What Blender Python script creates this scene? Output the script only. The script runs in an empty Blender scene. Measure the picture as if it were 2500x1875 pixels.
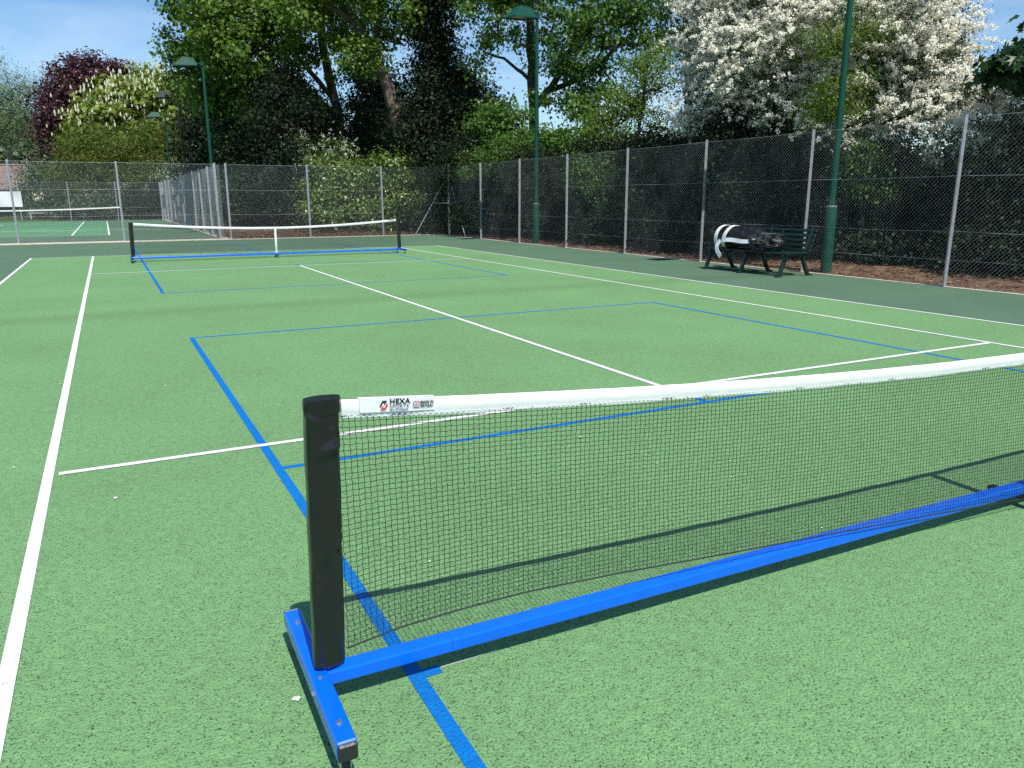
import bpy, math, random
import numpy as np
from mathutils import Vector, Matrix
R = math.radians
random.seed(5)
rng = np.random.default_rng(11)
col = bpy.context.scene.collection
scn = bpy.context.scene

# ------------------------------------------------------------------ camera
CAM = np.array([-3.693, -10.918, 1.426]); YAW = 0.47741; PITCH = 0.23682; ROLL = -0.0024065; F = 1872.24
cy, sy, cp, sp = math.cos(YAW), math.sin(YAW), math.cos(PITCH), math.sin(PITCH)
fw = np.array([sy*cp, cy*cp, -sp]); rt = np.array([cy, -sy, 0.0]); up = np.cross(rt, fw)
cr, sr = math.cos(ROLL), math.sin(ROLL)
rt, up = cr*rt + sr*up, -sr*rt + cr*up
cam_d = bpy.data.cameras.new('camera'); cam = bpy.data.objects.new('camera', cam_d); col.objects.link(cam)
cam_d.sensor_width = 36; cam_d.lens = 36*F/2500; cam_d.clip_start = .05; cam_d.clip_end = 6000
m = Matrix((( rt[0], up[0], -fw[0], CAM[0]), (rt[1], up[1], -fw[1], CAM[1]), (rt[2], up[2], -fw[2], CAM[2]), (0,0,0,1)))
cam.matrix_world = m
scn.camera = cam

def P(x, y, D):
    """real place seen in that direction at horizontal distance D"""
    d = fw + rt*(x-1250)/F - up*(y-937.5)/F
    return CAM + d*(D/math.hypot(d[0], d[1]))

# ------------------------------------------------------------------ object helpers
def tag(o, label=None, cat=None, group=None, kind=None):
    if label: o['label'] = label
    if cat: o['category'] = cat
    if group: o['group'] = group
    if kind: o['kind'] = kind
    return o
def empty(name, loc, label, cat, group=None):
    o = bpy.data.objects.new(name, None); col.objects.link(o); o.location = tuple(float(v) for v in loc)
    o.empty_display_size = .2
    return tag(o, label, cat, group)
def origin_of(p):
    v = Vector((0, 0, 0))
    while p is not None:
        v += p.location; p = p.parent
    return v
def link_mesh(name, me, mat, parent=None):
    if mat is not None and not me.materials: me.materials.append(mat)
    o = bpy.data.objects.new(name, me); col.objects.link(o)
    if parent is not None: o.parent = parent
    return o
def np_mesh(name, V, faces_flat, loop_tot, smooth=False):
    me = bpy.data.meshes.new(name)
    V = np.ascontiguousarray(V, dtype=np.float32)
    me.vertices.add(len(V)); me.vertices.foreach_set('co', V.ravel())
    fl = np.ascontiguousarray(faces_flat, dtype=np.int32); lt = np.ascontiguousarray(loop_tot, dtype=np.int32)
    me.loops.add(len(fl)); me.loops.foreach_set('vertex_index', fl)
    me.polygons.add(len(lt))
    ls = np.zeros(len(lt), dtype=np.int32); ls[1:] = np.cumsum(lt)[:-1]
    me.polygons.foreach_set('loop_start', ls); me.polygons.foreach_set('loop_total', lt)
    if smooth: me.polygons.foreach_set('use_smooth', np.ones(len(lt), dtype=bool))
    me.update(calc_edges=True); me.validate()
    return me

class MB:
    def __init__(s): s.v = []; s.f = []; s.sm = []
    def add(s, vs, fs, sm=False):
        n = len(s.v); s.v += [tuple(map(float, v)) for v in vs]; s.f += [tuple(i+n for i in f) for f in fs]; s.sm += [sm]*len(fs)
    def box(s, c, size, rz=0, bev=0, mat=None):
        hx, hy, hz = [q/2 for q in size]
        if bev:
            b = min(bev, hx*.9, hy*.9, hz*.9)
            vs = []; idx = {}
            for sx in (-1, 1):
                for s_y in (-1, 1):
                    for sz in (-1, 1):
                        for k, o in enumerate(((b, 0, 0), (0, b, 0), (0, 0, b))):
                            # vertex on face normal to axis k pulled in the two other axes
                            p = [sx*hx, s_y*hy, sz*hz]
                            for ax, sg in enumerate((sx, s_y, sz)):
                                if ax != k: p[ax] -= sg*b
                            idx[(sx, s_y, sz, k)] = len(vs); vs.append(p)
            fs = []
            g = lambda a, b_, c_, k: idx[(a, b_, c_, k)]
            for a in (-1, 1):
                q = [g(a, -1, -1, 0), g(a, 1, -1, 0), g(a, 1, 1, 0), g(a, -1, 1, 0)]; fs.append(q if a > 0 else q[::-1])
                q = [g(-1, a, -1, 1), g(1, a, -1, 1), g(1, a, 1, 1), g(-1, a, 1, 1)]; fs.append(q[::-1] if a > 0 else q)
                q = [g(-1, -1, a, 2), g(1, -1, a, 2), g(1, 1, a, 2), g(-1, 1, a, 2)]; fs.append(q if a > 0 else q[::-1])
            for a in (-1, 1):
                for c_ in (-1, 1):
                    q = [g(-1, a, c_, 1), g(1, a, c_, 1), g(1, a, c_, 2), g(-1, a, c_, 2)]; fs.append(q if a*c_ > 0 else q[::-1])
                    q = [g(a, -1, c_, 0), g(a, 1, c_, 0), g(a, 1, c_, 2), g(a, -1, c_, 2)]; fs.append(q[::-1] if a*c_ > 0 else q)
                    q = [g(a, c_, -1, 0), g(a, c_, 1, 0), g(a, c_, 1, 1), g(a, c_, -1, 1)]; fs.append(q if a*c_ > 0 else q[::-1])
            for a in (-1, 1):
                for b_ in (-1, 1):
                    for c_ in (-1, 1):
                        q = [g(a, b_, c_, 0), g(a, b_, c_, 1), g(a, b_, c_, 2)]; fs.append(q if a*b_*c_ > 0 else q[::-1])
        else:
            vs = [(x, y, z) for x in (-hx, hx) for y in (-hy, hy) for z in (-hz, hz)]
            fs = [(0, 1, 3, 2), (4, 6, 7, 5), (0, 4, 5, 1), (2, 3, 7, 6), (0, 2, 6, 4), (1, 5, 7, 3)]
        M = mat if mat is not None else Matrix.Rotation(rz, 3, 'Z')
        c = Vector([float(q) for q in c])
        s.add([c + M @ Vector(p) for p in vs], fs)
    def tube(s, pts, rad, n=8, cap=True, smooth=True):
        pts = [Vector([float(q) for q in p]) for p in pts]
        if not hasattr(rad, '__len__'): rad = [rad]*len(pts)
        base = len(s.v); ref = None; vs = []
        for i, p in enumerate(pts):
            d = (pts[min(i+1, len(pts)-1)] - pts[max(i-1, 0)]).normalized()
            if ref is None: ref = Vector((0, 0, 1)) if abs(d.z) < .9 else Vector((1, 0, 0))
            a = d.cross(ref).normalized(); b = a.cross(d).normalized(); ref = b
            for k in range(n):
                t = 2*math.pi*k/n
                vs.append(p + (a*math.cos(t) + b*math.sin(t))*rad[i])
        fs = []
        for i in range(len(pts)-1):
            for k in range(n):
                k2 = (k+1) % n
                fs.append((i*n+k, i*n+k2, (i+1)*n+k2, (i+1)*n+k))
        s.add(vs, [f[::-1] for f in fs], smooth)
        if cap:
            e = (len(pts)-1)*n
            s.add(vs[:n], [tuple(range(n))]); s.add(vs[e:], [tuple(range(n))[::-1]])
    def grid(s, fn, nu, nv, smooth=True):
        vs = [fn(i/nu, j/nv) for i in range(nu+1) for j in range(nv+1)]
        fs = [(i*(nv+1)+j, (i+1)*(nv+1)+j, (i+1)*(nv+1)+j+1, i*(nv+1)+j+1) for i in range(nu) for j in range(nv)]
        s.add(vs, fs, smooth)
    def quad(s, x0, x1, y0, y1, z): s.add([(x0, y0, z), (x1, y0, z), (x1, y1, z), (x0, y1, z)], [(0, 1, 2, 3)])
    def build(s, name, mat, parent=None):
        off = origin_of(parent) if parent is not None else Vector((0, 0, 0))
        me = bpy.data.meshes.new(name)
        me.from_pydata([(v[0]-off.x, v[1]-off.y, v[2]-off.z) for v in s.v], [], s.f)
        me.polygons.foreach_set('use_smooth', s.sm); me.update()
        return link_mesh(name, me, mat, parent)
def copy_tree(o, parent=None):
    c = o.copy(); col.objects.link(c); c.parent = parent
    for ch in list(o.children): copy_tree(ch, c)
    return c

# ------------------------------------------------------------------ materials
def nmat(name):
    mt = bpy.data.materials.new(name); mt.use_nodes = True
    nt = mt.node_tree; b = nt.nodes['Principled BSDF']
    return mt, nt, b
def simple(name, c, rough=.6, metal=0, spec=.5, noise=0, nscale=8, bump=0, bscale=60, coat=0):
    mt, nt, b = nmat(name)
    b.inputs['Roughness'].default_value = rough; b.inputs['Metallic'].default_value = metal
    b.inputs['Specular IOR Level'].default_value = spec; b.inputs['Coat Weight'].default_value = coat
    b.inputs['Base Color'].default_value = (*c, 1)
    tc = nt.nodes.new('ShaderNodeTexCoord')
    n = nt.nodes.new('ShaderNodeTexNoise'); n.inputs['Scale'].default_value = nscale; n.inputs['Detail'].default_value = 6
    nt.links.new(tc.outputs['Object'], n.inputs['Vector'])
    r = nt.nodes.new('ShaderNodeValToRGB'); nt.links.new(n.outputs['Fac'], r.inputs['Fac'])
    r.color_ramp.elements[0].position = .3; r.color_ramp.elements[1].position = .7
    r.color_ramp.elements[0].color = (*[max(0, q*(1-noise)) for q in c], 1); r.color_ramp.elements[1].color = (*[min(1, q*(1+noise)) for q in c], 1)
    nt.links.new(r.outputs['Color'], b.inputs['Base Color'])
    if bump:
        n2 = nt.nodes.new('ShaderNodeTexNoise'); n2.inputs['Scale'].default_value = bscale; n2.inputs['Detail'].default_value = 3
        nt.links.new(tc.outputs['Object'], n2.inputs['Vector'])
        bp = nt.nodes.new('ShaderNodeBump'); bp.inputs['Strength'].default_value = bump; bp.inputs['Distance'].default_value = .01
        nt.links.new(n2.outputs['Fac'], bp.inputs['Height']); nt.links.new(bp.outputs['Normal'], b.inputs['Normal'])
    return mt
def court_mat(name, c, pits=.95, pit_col=(.022, .06, .03), wear=.11, bands=True):
    """painted open-grained tarmac: granular bump, unpainted pores, broad wear"""
    mt, nt, b = nmat(name); N = nt.nodes.new; L = nt.links.new
    b.inputs['Roughness'].default_value = .8; b.inputs['Specular IOR Level'].default_value = .12
    tc = N('ShaderNodeTexCoord')
    big = N('ShaderNodeTexNoise'); big.inputs['Scale'].default_value = .55; big.inputs['Detail'].default_value = 8; big.inputs['Roughness'].default_value = .6
    L(tc.outputs['Object'], big.inputs['Vector'])
    r = N('ShaderNodeValToRGB'); L(big.outputs['Fac'], r.inputs['Fac'])
    r.color_ramp.elements[0].position = .25; r.color_ramp.elements[1].position = .75
    r.color_ramp.elements[0].color = (*[q*(1-wear) for q in c], 1); r.color_ramp.elements[1].color = (*[min(1, q*(1+wear)) for q in c], 1)
    mid = N('ShaderNodeTexNoise'); mid.inputs['Scale'].default_value = 26; mid.inputs['Detail'].default_value = 4
    L(tc.outputs['Object'], mid.inputs['Vector'])
    mr = N('ShaderNodeMapRange'); mr.inputs['From Min'].default_value = .3; mr.inputs['From Max'].default_value = .7; mr.inputs['To Min'].default_value = .9; mr.inputs['To Max'].default_value = 1.1
    L(mid.outputs['Fac'], mr.inputs['Value'])
    mx = N('ShaderNodeMix'); mx.data_type = 'RGBA'; mx.blend_type = 'MULTIPLY'; mx.inputs['Factor'].default_value = 1
    L(r.outputs['Color'], mx.inputs['A']); L(mr.outputs['Result'], mx.inputs['B'])
    colr = mx.outputs['Result']
    if bands:
        # grubby band that the old tennis net has left across the court
        sep = N('ShaderNodeSeparateXYZ'); L(tc.outputs['Object'], sep.inputs['Vector'])
        ab = N('ShaderNodeMath'); ab.operation = 'ABSOLUTE'; L(sep.outputs['Y'], ab.inputs[0])
        m1 = N('ShaderNodeMapRange'); m1.inputs['From Min'].default_value = .05; m1.inputs['From Max'].default_value = .55; m1.inputs['To Min'].default_value = 1; m1.inputs['To Max'].default_value = 0
        L(ab.outputs[0], m1.inputs['Value'])
        m2 = N('ShaderNodeMath'); m2.operation = 'MULTIPLY'; L(m1.outputs['Result'], m2.inputs[0]); L(big.outputs['Fac'], m2.inputs[1])
        m3 = N('ShaderNodeMath'); m3.operation = 'MULTIPLY'; L(m2.outputs[0], m3.inputs[0]); m3.inputs[1].default_value = .55
        mxb = N('ShaderNodeMix'); mxb.data_type = 'RGBA'; L(m3.outputs[0], mxb.inputs['Factor'])
        L(colr, mxb.inputs['A']); mxb.inputs['B'].default_value = (c[0]*.6, c[1]*.55, c[2]*.45, 1)
        colr = mxb.outputs['Result']
    # pores
    mp = N('ShaderNodeMapping'); mp.inputs['Scale'].default_value = (1, 1.0, 1); mp.inputs['Rotation'].default_value = (0, 0, .6); L(tc.outputs['Object'], mp.inputs['Vector'])
    vo = N('ShaderNodeTexNoise'); vo.inputs['Scale'].default_value = 165; vo.inputs['Detail'].default_value = 2.5; vo.inputs['Roughness'].default_value = .65; vo.inputs['Distortion'].default_value = .6
    L(mp.outputs['Vector'], vo.inputs['Vector'])
    pr = N('ShaderNodeMapRange'); pr.inputs['From Min'].default_value = .37; pr.inputs['From Max'].default_value = .45
    pr.inputs['To Min'].default_value = pits; pr.inputs['To Max'].default_value = 0
    L(vo.outputs['Fac'], pr.inputs['Value'])
    mx2 = N('ShaderNodeMix'); mx2.data_type = 'RGBA'; L(pr.outputs['Result'], mx2.inputs['Factor']); L(colr, mx2.inputs['A']); mx2.inputs['B'].default_value = (*pit_col, 1)
    L(mx2.outputs['Result'], b.inputs['Base Color'])
    v2 = N('ShaderNodeTexVoronoi'); v2.inputs['Scale'].default_value = 95; L(tc.outputs['Object'], v2.inputs['Vector'])
    am = N('ShaderNodeMath'); am.operation = 'SUBTRACT'; L(vo.outputs['Fac'], am.inputs[0]); L(v2.outputs['Distance'], am.inputs[1])
    bp = N('ShaderNodeBump'); bp.inputs['Strength'].default_value = .6; bp.inputs['Distance'].default_value = .007
    L(am.outputs[0], bp.inputs['Height']); L(bp.outputs['Normal'], b.inputs['Normal'])
    return mt
def leaf_mat(name, c1, c2, trans=.35, rough=.45, spec=.4, sheen=0):
    mt, nt, b = nmat(name); N = nt.nodes.new; L = nt.links.new
    g = N('ShaderNodeNewGeometry'); r = N('ShaderNodeValToRGB'); L(g.outputs['Random Per Island'], r.inputs['Fac'])
    r.color_ramp.elements[0].color = (*c1, 1); r.color_ramp.elements[1].color = (*c2, 1)
    L(r.outputs['Color'], b.inputs['Base Color']); b.inputs['Roughness'].default_value = rough; b.inputs['Specular IOR Level'].default_value = spec
    t = N('ShaderNodeBsdfTranslucent'); h = N('ShaderNodeHueSaturation'); h.inputs['Hue'].default_value = .485; h.inputs['Saturation'].default_value = 1.1; h.inputs['Value'].default_value = 1.25
    L(r.outputs['Color'], h.inputs['Color']); L(h.outputs['Color'], t.inputs['Color'])
    ms = N('ShaderNodeMixShader'); ms.inputs['Fac'].default_value = trans
    L(b.outputs['BSDF'], ms.inputs[1]); L(t.outputs['BSDF'], ms.inputs[2])
    out = nt.nodes['Material Output']; L(ms.outputs['Shader'], out.inputs['Surface'])
    return mt
def ground_mat(name, cols, scale=3, bump=.6, bscale=25):
    mt, nt, b = nmat(name); N = nt.nodes.new; L = nt.links.new
    tc = N('ShaderNodeTexCoord'); n = N('ShaderNodeTexNoise'); n.inputs['Scale'].default_value = scale; n.inputs['Detail'].default_value = 10; n.inputs['Roughness'].default_value = .7
    L(tc.outputs['Object'], n.inputs['Vector']); r = N('ShaderNodeValToRGB'); L(n.outputs['Fac'], r.inputs['Fac'])
    e = r.color_ramp.elements
    e[0].position = .3; e[0].color = (*cols[0], 1); e[1].position = .7; e[1].color = (*cols[-1], 1)
    for i, c in enumerate(cols[1:-1]):
        q = e.new(.3 + .4*(i+1)/(len(cols)-1)); q.color = (*c, 1)
    L(r.outputs['Color'], b.inputs['Base Color']); b.inputs['Roughness'].default_value = .95; b.inputs['Specular IOR Level'].default_value = .1
    n2 = N('ShaderNodeTexNoise'); n2.inputs['Scale'].default_value = bscale; n2.inputs['Detail'].default_value = 6; L(tc.outputs['Object'], n2.inputs['Vector'])
    bp = N('ShaderNodeBump'); bp.inputs['Strength'].default_value = bump; bp.inputs['Distance'].default_value = .05
    L(n2.outputs['Fac'], bp.inputs['Height']); L(bp.outputs['Normal'], b.inputs['Normal'])
    return mt

M = {}
M['court'] = court_mat('court_green', (.176, .338, .142))
M['surround'] = court_mat('surround_green', (.104, .178, .112), pits=.6)
M['court2'] = court_mat('court_green_far', (.12, .30, .15), bands=False)
M['white_line'] = court_mat('white_line_paint', (.78, .78, .76), pits=.6, pit_col=(.25, .28, .26), wear=.05, bands=False)
M['blue_line'] = court_mat('blue_line_paint', (.004, .165, .50), pits=.5, pit_col=(.008, .06, .2), wear=.1, bands=False)
M['kerb'] = simple('kerb_concrete', (.62, .54, .42), .9, noise=.2, nscale=6, bump=.3)
M['grass'] = ground_mat('grass_ground', [(.03, .05, .012), (.06, .10, .02), (.09, .14, .035)], 2)
M['mulch'] = ground_mat('bark_mulch', [(.06, .04, .026), (.18, .11, .07), (.32, .21, .14)], 5, 1, 40)
M['litter'] = leaf_mat('leaf_litter', (.08, .045, .025), (.34, .21, .125), trans=.05, rough=.9, spec=.1)
M['petal'] = simple('petal_white', (.8, .8, .74), .8)
M['blue'] = simple('blue_powder_coat', (.0, .130, .74), .30, noise=.06, nscale=14, spec=.4, coat=.3)
M['black_pl'] = simple('black_plastic', (.02, .02, .021), .4, noise=.1, bump=.15, bscale=150)
M['sleeve'] = simple('black_vinyl', (.010, .011, .011), .27, noise=.15, bump=.25, bscale=18, spec=.5)
M['stitch'] = simple('black_thread', (.03, .03, .03), .8)
M['thread'] = simple('black_net_twine', (.014, .018, .016), .7, noise=.2)
M['tape'] = simple('white_tape', (.80, .80, .79), .55, noise=.02, nscale=30, bump=.12, bscale=30)
M['label'] = simple('label_cloth', (.78, .78, .80), .5, noise=.02)
M['ink'] = simple('ink_black', (.015, .02, .02), .5)
M['ink_grey'] = simple('ink_grey', (.14, .15, .15), .5)
M['ink_blue'] = simple('ink_blue', (.03, .05, .2), .5)
M['ink_red'] = simple('ink_red', (.7, .03, .03), .5)
M['steel'] = simple('zinc_steel', (.62, .62, .62), .28, metal=.9, noise=.1, nscale=40)
M['galv'] = simple('galvanised_steel', (.37, .39, .40), .5, metal=.45, noise=.2, nscale=12, bump=.1)
M['wire'] = simple('galvanised_wire', (.62, .64, .65), .38, metal=.3, noise=.15, nscale=30)
M['wire_old'] = simple('weathered_wire', (.38, .39, .40), .42, metal=.4, noise=.3, nscale=4)
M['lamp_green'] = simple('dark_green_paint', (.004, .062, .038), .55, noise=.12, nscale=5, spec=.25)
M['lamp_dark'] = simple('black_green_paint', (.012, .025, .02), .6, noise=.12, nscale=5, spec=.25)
M['lamp_glass'] = simple('lamp_glass', (.25, .27, .27), .15, spec=.6)
M['bench_green'] = simple('bench_green', (.004, .022, .016), .4, noise=.2, nscale=10)
M['net_pile'] = simple('black_netting', (.007, .007, .0075), .42, noise=.5, nscale=50, bump=1, bscale=38)
M['bark'] = simple('tree_bark', (.13, .10, .075), .9, noise=.45, nscale=6, bump=1, bscale=14)
M['bark_dark'] = simple('dark_bark', (.05, .04, .03), .95, noise=.4, nscale=6, bump=1, bscale=14)
M['bark_pale'] = simple('pale_bark', (.20, .18, .15), .9, noise=.3, nscale=6, bump=.6, bscale=14)
M['sycamore'] = leaf_mat('sycamore_leaf', (.05, .11, .015), (.17, .29, .035), .36)
M['maple'] = leaf_mat('maple_leaf', (.045, .115, .02), (.13, .25, .04), .38)
M['ivy'] = leaf_mat('ivy_leaf_shaded', (.008, .017, .007), (.028, .048, .018), .15, .55, .2)  # ivy green lowered so the leaf colour carries deep shade
M['holly'] = leaf_mat('evergreen_leaf_shaded', (.006, .013, .006), (.022, .038, .012), .15, .55, .2)  # albedo cut to stand in for the shadow under the crowns
M['midgreen'] = leaf_mat('shaded_shrub_leaf', (.010, .026, .007), (.05, .095, .02), .25, .5, .3)  # mid-dark green with the shade of the wood put into the leaf colour
M['laurel'] = leaf_mat('laurel_leaf', (.08, .14, .025), (.19, .28, .06), .25, .3, .6)
M['hawleaf'] = leaf_mat('hawthorn_leaf', (.025, .055, .014), (.07, .12, .03), .3)
M['blossom'] = leaf_mat('hawthorn_blossom', (.82, .80, .66), (.92, .90, .80), .35, .8, .1)
M['yellowleaf'] = leaf_mat('young_leaf', (.08, .15, .015), (.17, .27, .03), .4)
M['beech'] = leaf_mat('copper_leaf', (.030, .012, .014), (.115, .040, .044), .25, .4, .4)
M['chestnut'] = leaf_mat('chestnut_leaf', (.09, .15, .02), (.26, .34, .05), .35)
M['candle'] = leaf_mat('chestnut_candle', (.6, .6, .42), (.8, .79, .6), .25, .8, .1)
M['yew'] = leaf_mat('olive_yew', (.06, .095, .010), (.15, .20, .025), .3)
M['willow'] = leaf_mat('pale_leaf', (.10, .17, .07), (.22, .30, .13), .35)
M['farwood'] = leaf_mat('far_wood_leaf', (.045, .085, .03), (.11, .16, .06), .25)
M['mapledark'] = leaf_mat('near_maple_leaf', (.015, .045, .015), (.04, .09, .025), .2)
M['tile'] = simple('roof_tiles', (.20, .15, .13), .9, noise=.3, nscale=3, bump=1, bscale=8)
M['brick'] = simple('pavilion_wall', (.10, .075, .06), .9, noise=.3, nscale=6)
M['whitewood'] = simple('white_wood', (.7, .7, .68), .6)
M['banner'] = simple('white_banner', (.72, .72, .74), .6, noise=.05, nscale=2)

# ------------------------------------------------------------------ world and sun
w = bpy.data.worlds.new('World'); scn.world = w; w.use_nodes = True
nt = w.node_tree; bg = nt.nodes['Background']; N = nt.nodes.new; L = nt.links.new
sky = N('ShaderNodeTexSky'); sky.sky_type = 'NISHITA'; sky.sun_disc = False
sdir = Vector((-.03, -.65, 1)).normalized()
elev = math.asin(sdir.z); sky.sun_elevation = elev; sky.sun_rotation = math.atan2(sdir.x, sdir.y)
sky.air_density = 1.0; sky.dust_density = .15; sky.ozone_density = 3.0
bg.inputs['Strength'].default_value = .10
tc = N('ShaderNodeTexCoord'); mp = N('ShaderNodeMapping'); mp.inputs['Scale'].default_value = (1.4, 2.2, 9); mp.inputs['Rotation'].default_value = (0, .12, .5)
cn = N('ShaderNodeTexNoise'); cn.inputs['Scale'].default_value = 1.6; cn.inputs['Detail'].default_value = 9; cn.inputs['Roughness'].default_value = .6; cn.inputs['Distortion'].default_value = .5
L(tc.outputs['Generated'], mp.inputs['Vector']); L(mp.outputs['Vector'], cn.inputs['Vector'])
cr_ = N('ShaderNodeMapRange'); cr_.inputs['From Min'].default_value = .44; cr_.inputs['From Max'].default_value = .78; cr_.inputs['To Max'].default_value = .35
L(cn.outputs['Fac'], cr_.inputs['Value'])
mx = N('ShaderNodeMix'); mx.data_type = 'RGBA'; L(cr_.outputs['Result'], mx.inputs['Factor']); L(sky.outputs['Color'], mx.inputs['A']); mx.inputs['B'].default_value = (8.5, 8.8, 9.2, 1)
hs = N('ShaderNodeHueSaturation'); hs.inputs['Saturation'].default_value = 1.25; hs.inputs['Value'].default_value = 1.27
L(mx.outputs['Result'], hs.inputs['Color']); L(hs.outputs['Color'], bg.inputs['Color'])
sl = bpy.data.lights.new('sun', 'SUN'); sl.energy = 5.0; sl.angle = R(.53); sl.color = (1, .96, .90)
so = bpy.data.objects.new('sun', sl); col.objects.link(so); so.rotation_euler = sdir.to_track_quat('Z', 'Y').to_euler(); so.location = (0, -20, 40)
scn.view_settings.view_transform = 'Standard'; scn.view_settings.look = 'None'; scn.view_settings.exposure = .12; scn.view_settings.gamma = 1
cyc = scn.cycles; cyc.max_bounces = 6; cyc.diffuse_bounces = 3; cyc.glossy_bounces = 2; cyc.transmission_bounces = 3; cyc.transparent_max_bounces = 4
cyc.caustics_reflective = False; cyc.caustics_refractive = False; cyc.sample_clamp_indirect = 4
cyc.use_denoising = False
scn.render.use_persistent_data = False

# ------------------------------------------------------------------ ground, courts, lines
def struct(name, mb, mat): return tag(mb.build(name, mat), kind='structure')
g = MB()
xs = [-3000, -800, -300, -120, -60, -40, -25, -12, 0, 8.6, 14, 24, 40, 60, 120, 300, 800, 3000]
ys = [-800, -200, -60, -20, 0, 19.7, 24, 40, 54, 70, 90, 120, 200, 400, 1000, 3000]
g.add([(x, y, -.03) for x in xs for y in ys], [(i*len(ys)+j, (i+1)*len(ys)+j, (i+1)*len(ys)+j+1, i*len(ys)+j+1) for i in range(len(xs)-1) for j in range(len(ys)-1)])
struct('ground', g, M['grass'])
def bumpy(x0, x1, y0, y1, step, h, base, rise):
    mb = MB(); nx = int((x1-x0)/step); ny = int((y1-y0)/step)
    ph = [random.uniform(0, 6) for _ in range(6)]
    def fn(u, v):
        x = x0+(x1-x0)*u; y = y0+(y1-y0)*v
        e = rise(x, y)
        z = base + e*(.5+.5*math.sin(x*1.3+ph[0]+math.sin(y*.7+ph[1])))*h + e*.03*math.sin(x*4.1+ph[2])*math.sin(y*3.7+ph[3]) + e*.08
        return (x, y, z)
    mb.grid(fn, nx, ny); return mb
sm = lambda t: max(0, min(1, t))
struct('bark_mulch', bumpy(8.5, 30, -20, 19.5, .4, .12, .0, lambda x, y: sm((x-8.7)/1.2)), M['mulch'])
struct('bark_mulch', bumpy(.25, 30, 19.52, 54, .45, .15, .0, lambda x, y: sm((y-19.6)/1.2)*sm((x-.3)/.8)), M['mulch'])
# main court
a = MB(); a.quad(-8.6, 8.42, -16, 19.15, 0.0); struct('court_surround', a, M['surround'])
a = MB(); a.quad(-5.485, 5.485, -11.885, 11.885, .004); struct('tennis_court', a, M['court'])
lw = .05
wl = MB(); Z = .008
for s_ in (-1, 1):
    x = s_*5.485; wl.quad(min(x, x-s_*lw), max(x, x-s_*lw), -11.885, 11.885, Z)
    x = s_*4.115
    if s_ > 0: wl.quad(x-lw, x, -11.835, 11.835, Z)
    else: wl.add([(x-.030, -11.835, Z), (x+lw-.030, -11.835, Z), (x+lw, 11.835, Z), (x, 11.835, Z)], [(0, 1, 2, 3)])
    y = s_*11.885; wl.quad(-5.485+lw, 5.485-lw, min(y, y-s_*lw), max(y, y-s_*lw), Z)
    y = s_*6.40; wl.quad(-4.115+lw, 4.115-lw, min(y, y-s_*lw), max(y, y-s_*lw), Z)
wl.quad(-.025, .025, -6.35, 6.35, Z)
struct('white_court_lines', wl, M['white_line'])
bl = MB(); Zb = .006
def blue_court(yn, sgn, ys_):
    y_b1, y_b0 = yn+6.705, yn-6.705
    y_b0 = max(y_b0, -15.9)
    bl.quad(3.0, 3.045, y_b0, y_b1, Zb)
    e = .018 if yn < 0 else 0   # the near sideline was taped a touch out of true
    xl = lambda y: -3.050 + e*min(1.3, (y_b1-y)/4.5)
    ym = [y_b1+(y_b0-y_b1)*i/8 for i in range(9)]
    for i in range(8): bl.add([(xl(ym[i+1]), ym[i+1], Zb), (xl(ym[i+1])+.048, ym[i+1], Zb), (xl(ym[i])+.048, ym[i], Zb), (xl(ym[i]), ym[i], Zb)], [(0, 1, 2, 3)])
    for yb in (y_b0, y_b1-.045): bl.quad(-3.003, 3.0, yb, yb+.045, Zb-.0005)
    for k in (-1, 1):
        yk = yn+k*2.13; y0, y1 = (yk-.045, yk) if k > 0 else (yk, yk+.045)
        bl.quad(-3.0, 3.0, y0, y1, Zb-.0005)
        if k > 0: bl.quad(-.022, .022, yk, y_b1-.045, Zb)
        else: bl.quad(-.022, .022, y_b0+.045, yk, Zb)
    for s_ in (-1, 1): bl.quad(min(s_*3.0, s_*2.922), max(s_*3.0, s_*2.922), yn-.02, yn+.025, Zb-.0005)
blue_court(-8.94, 1, 0); blue_court(8.92, 1, 0)
struct('blue_court_lines', bl, M['blue_line'])
# neighbouring court beyond the far fence
a = MB(); a.quad(-30, .0, 19.75, 52.5, .0); struct('court_surround', a, M['surround'])
a = MB(); a.quad(-14.57, -3.6, 25.6, 49.37, .004); struct('tennis_court', a, M['court2'])
b2 = MB(); cx = -9.085
for s_ in (-1, 1):
    x = cx+s_*5.485; b2.quad(min(x, x-s_*.07), max(x, x-s_*.07), 25.6, 49.37, Z)
    x = cx+s_*4.115; b2.quad(min(x, x-s_*.07), max(x, x-s_*.07), 25.7, 49.27, Z)
    y = 37.5+s_*11.885; b2.quad(cx-5.4, cx+5.4, min(y, y-s_*.1), max(y, y-s_*.1), Z)
    y = 37.5+s_*6.4; b2.quad(cx-4.04, cx+4.04, min(y, y-s_*.06), max(y, y-s_*.06), Z)
b2.quad(cx-.03, cx+.03, 31.2, 43.8, Z)
struct('white_court_lines', b2, M['white_line'])
# concrete edgings
k = MB()
def kerb(x0, x1, y0, y1, z=.03): k.box(((x0+x1)/2, (y0+y1)/2, (z-.1)/2), (x1-x0, y1-y0, z+.1), bev=.006)
kerb(-30, .35, 19.16, 19.70, .03)
kerb(.02, .30, 19.71, 52.7, .035)
kerb(.36, 8.42, 19.16, 19.22, .015)
kerb(8.425, 8.475, -16, 19.22, .014)
struct('kerb', k, M['kerb'])

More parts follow.
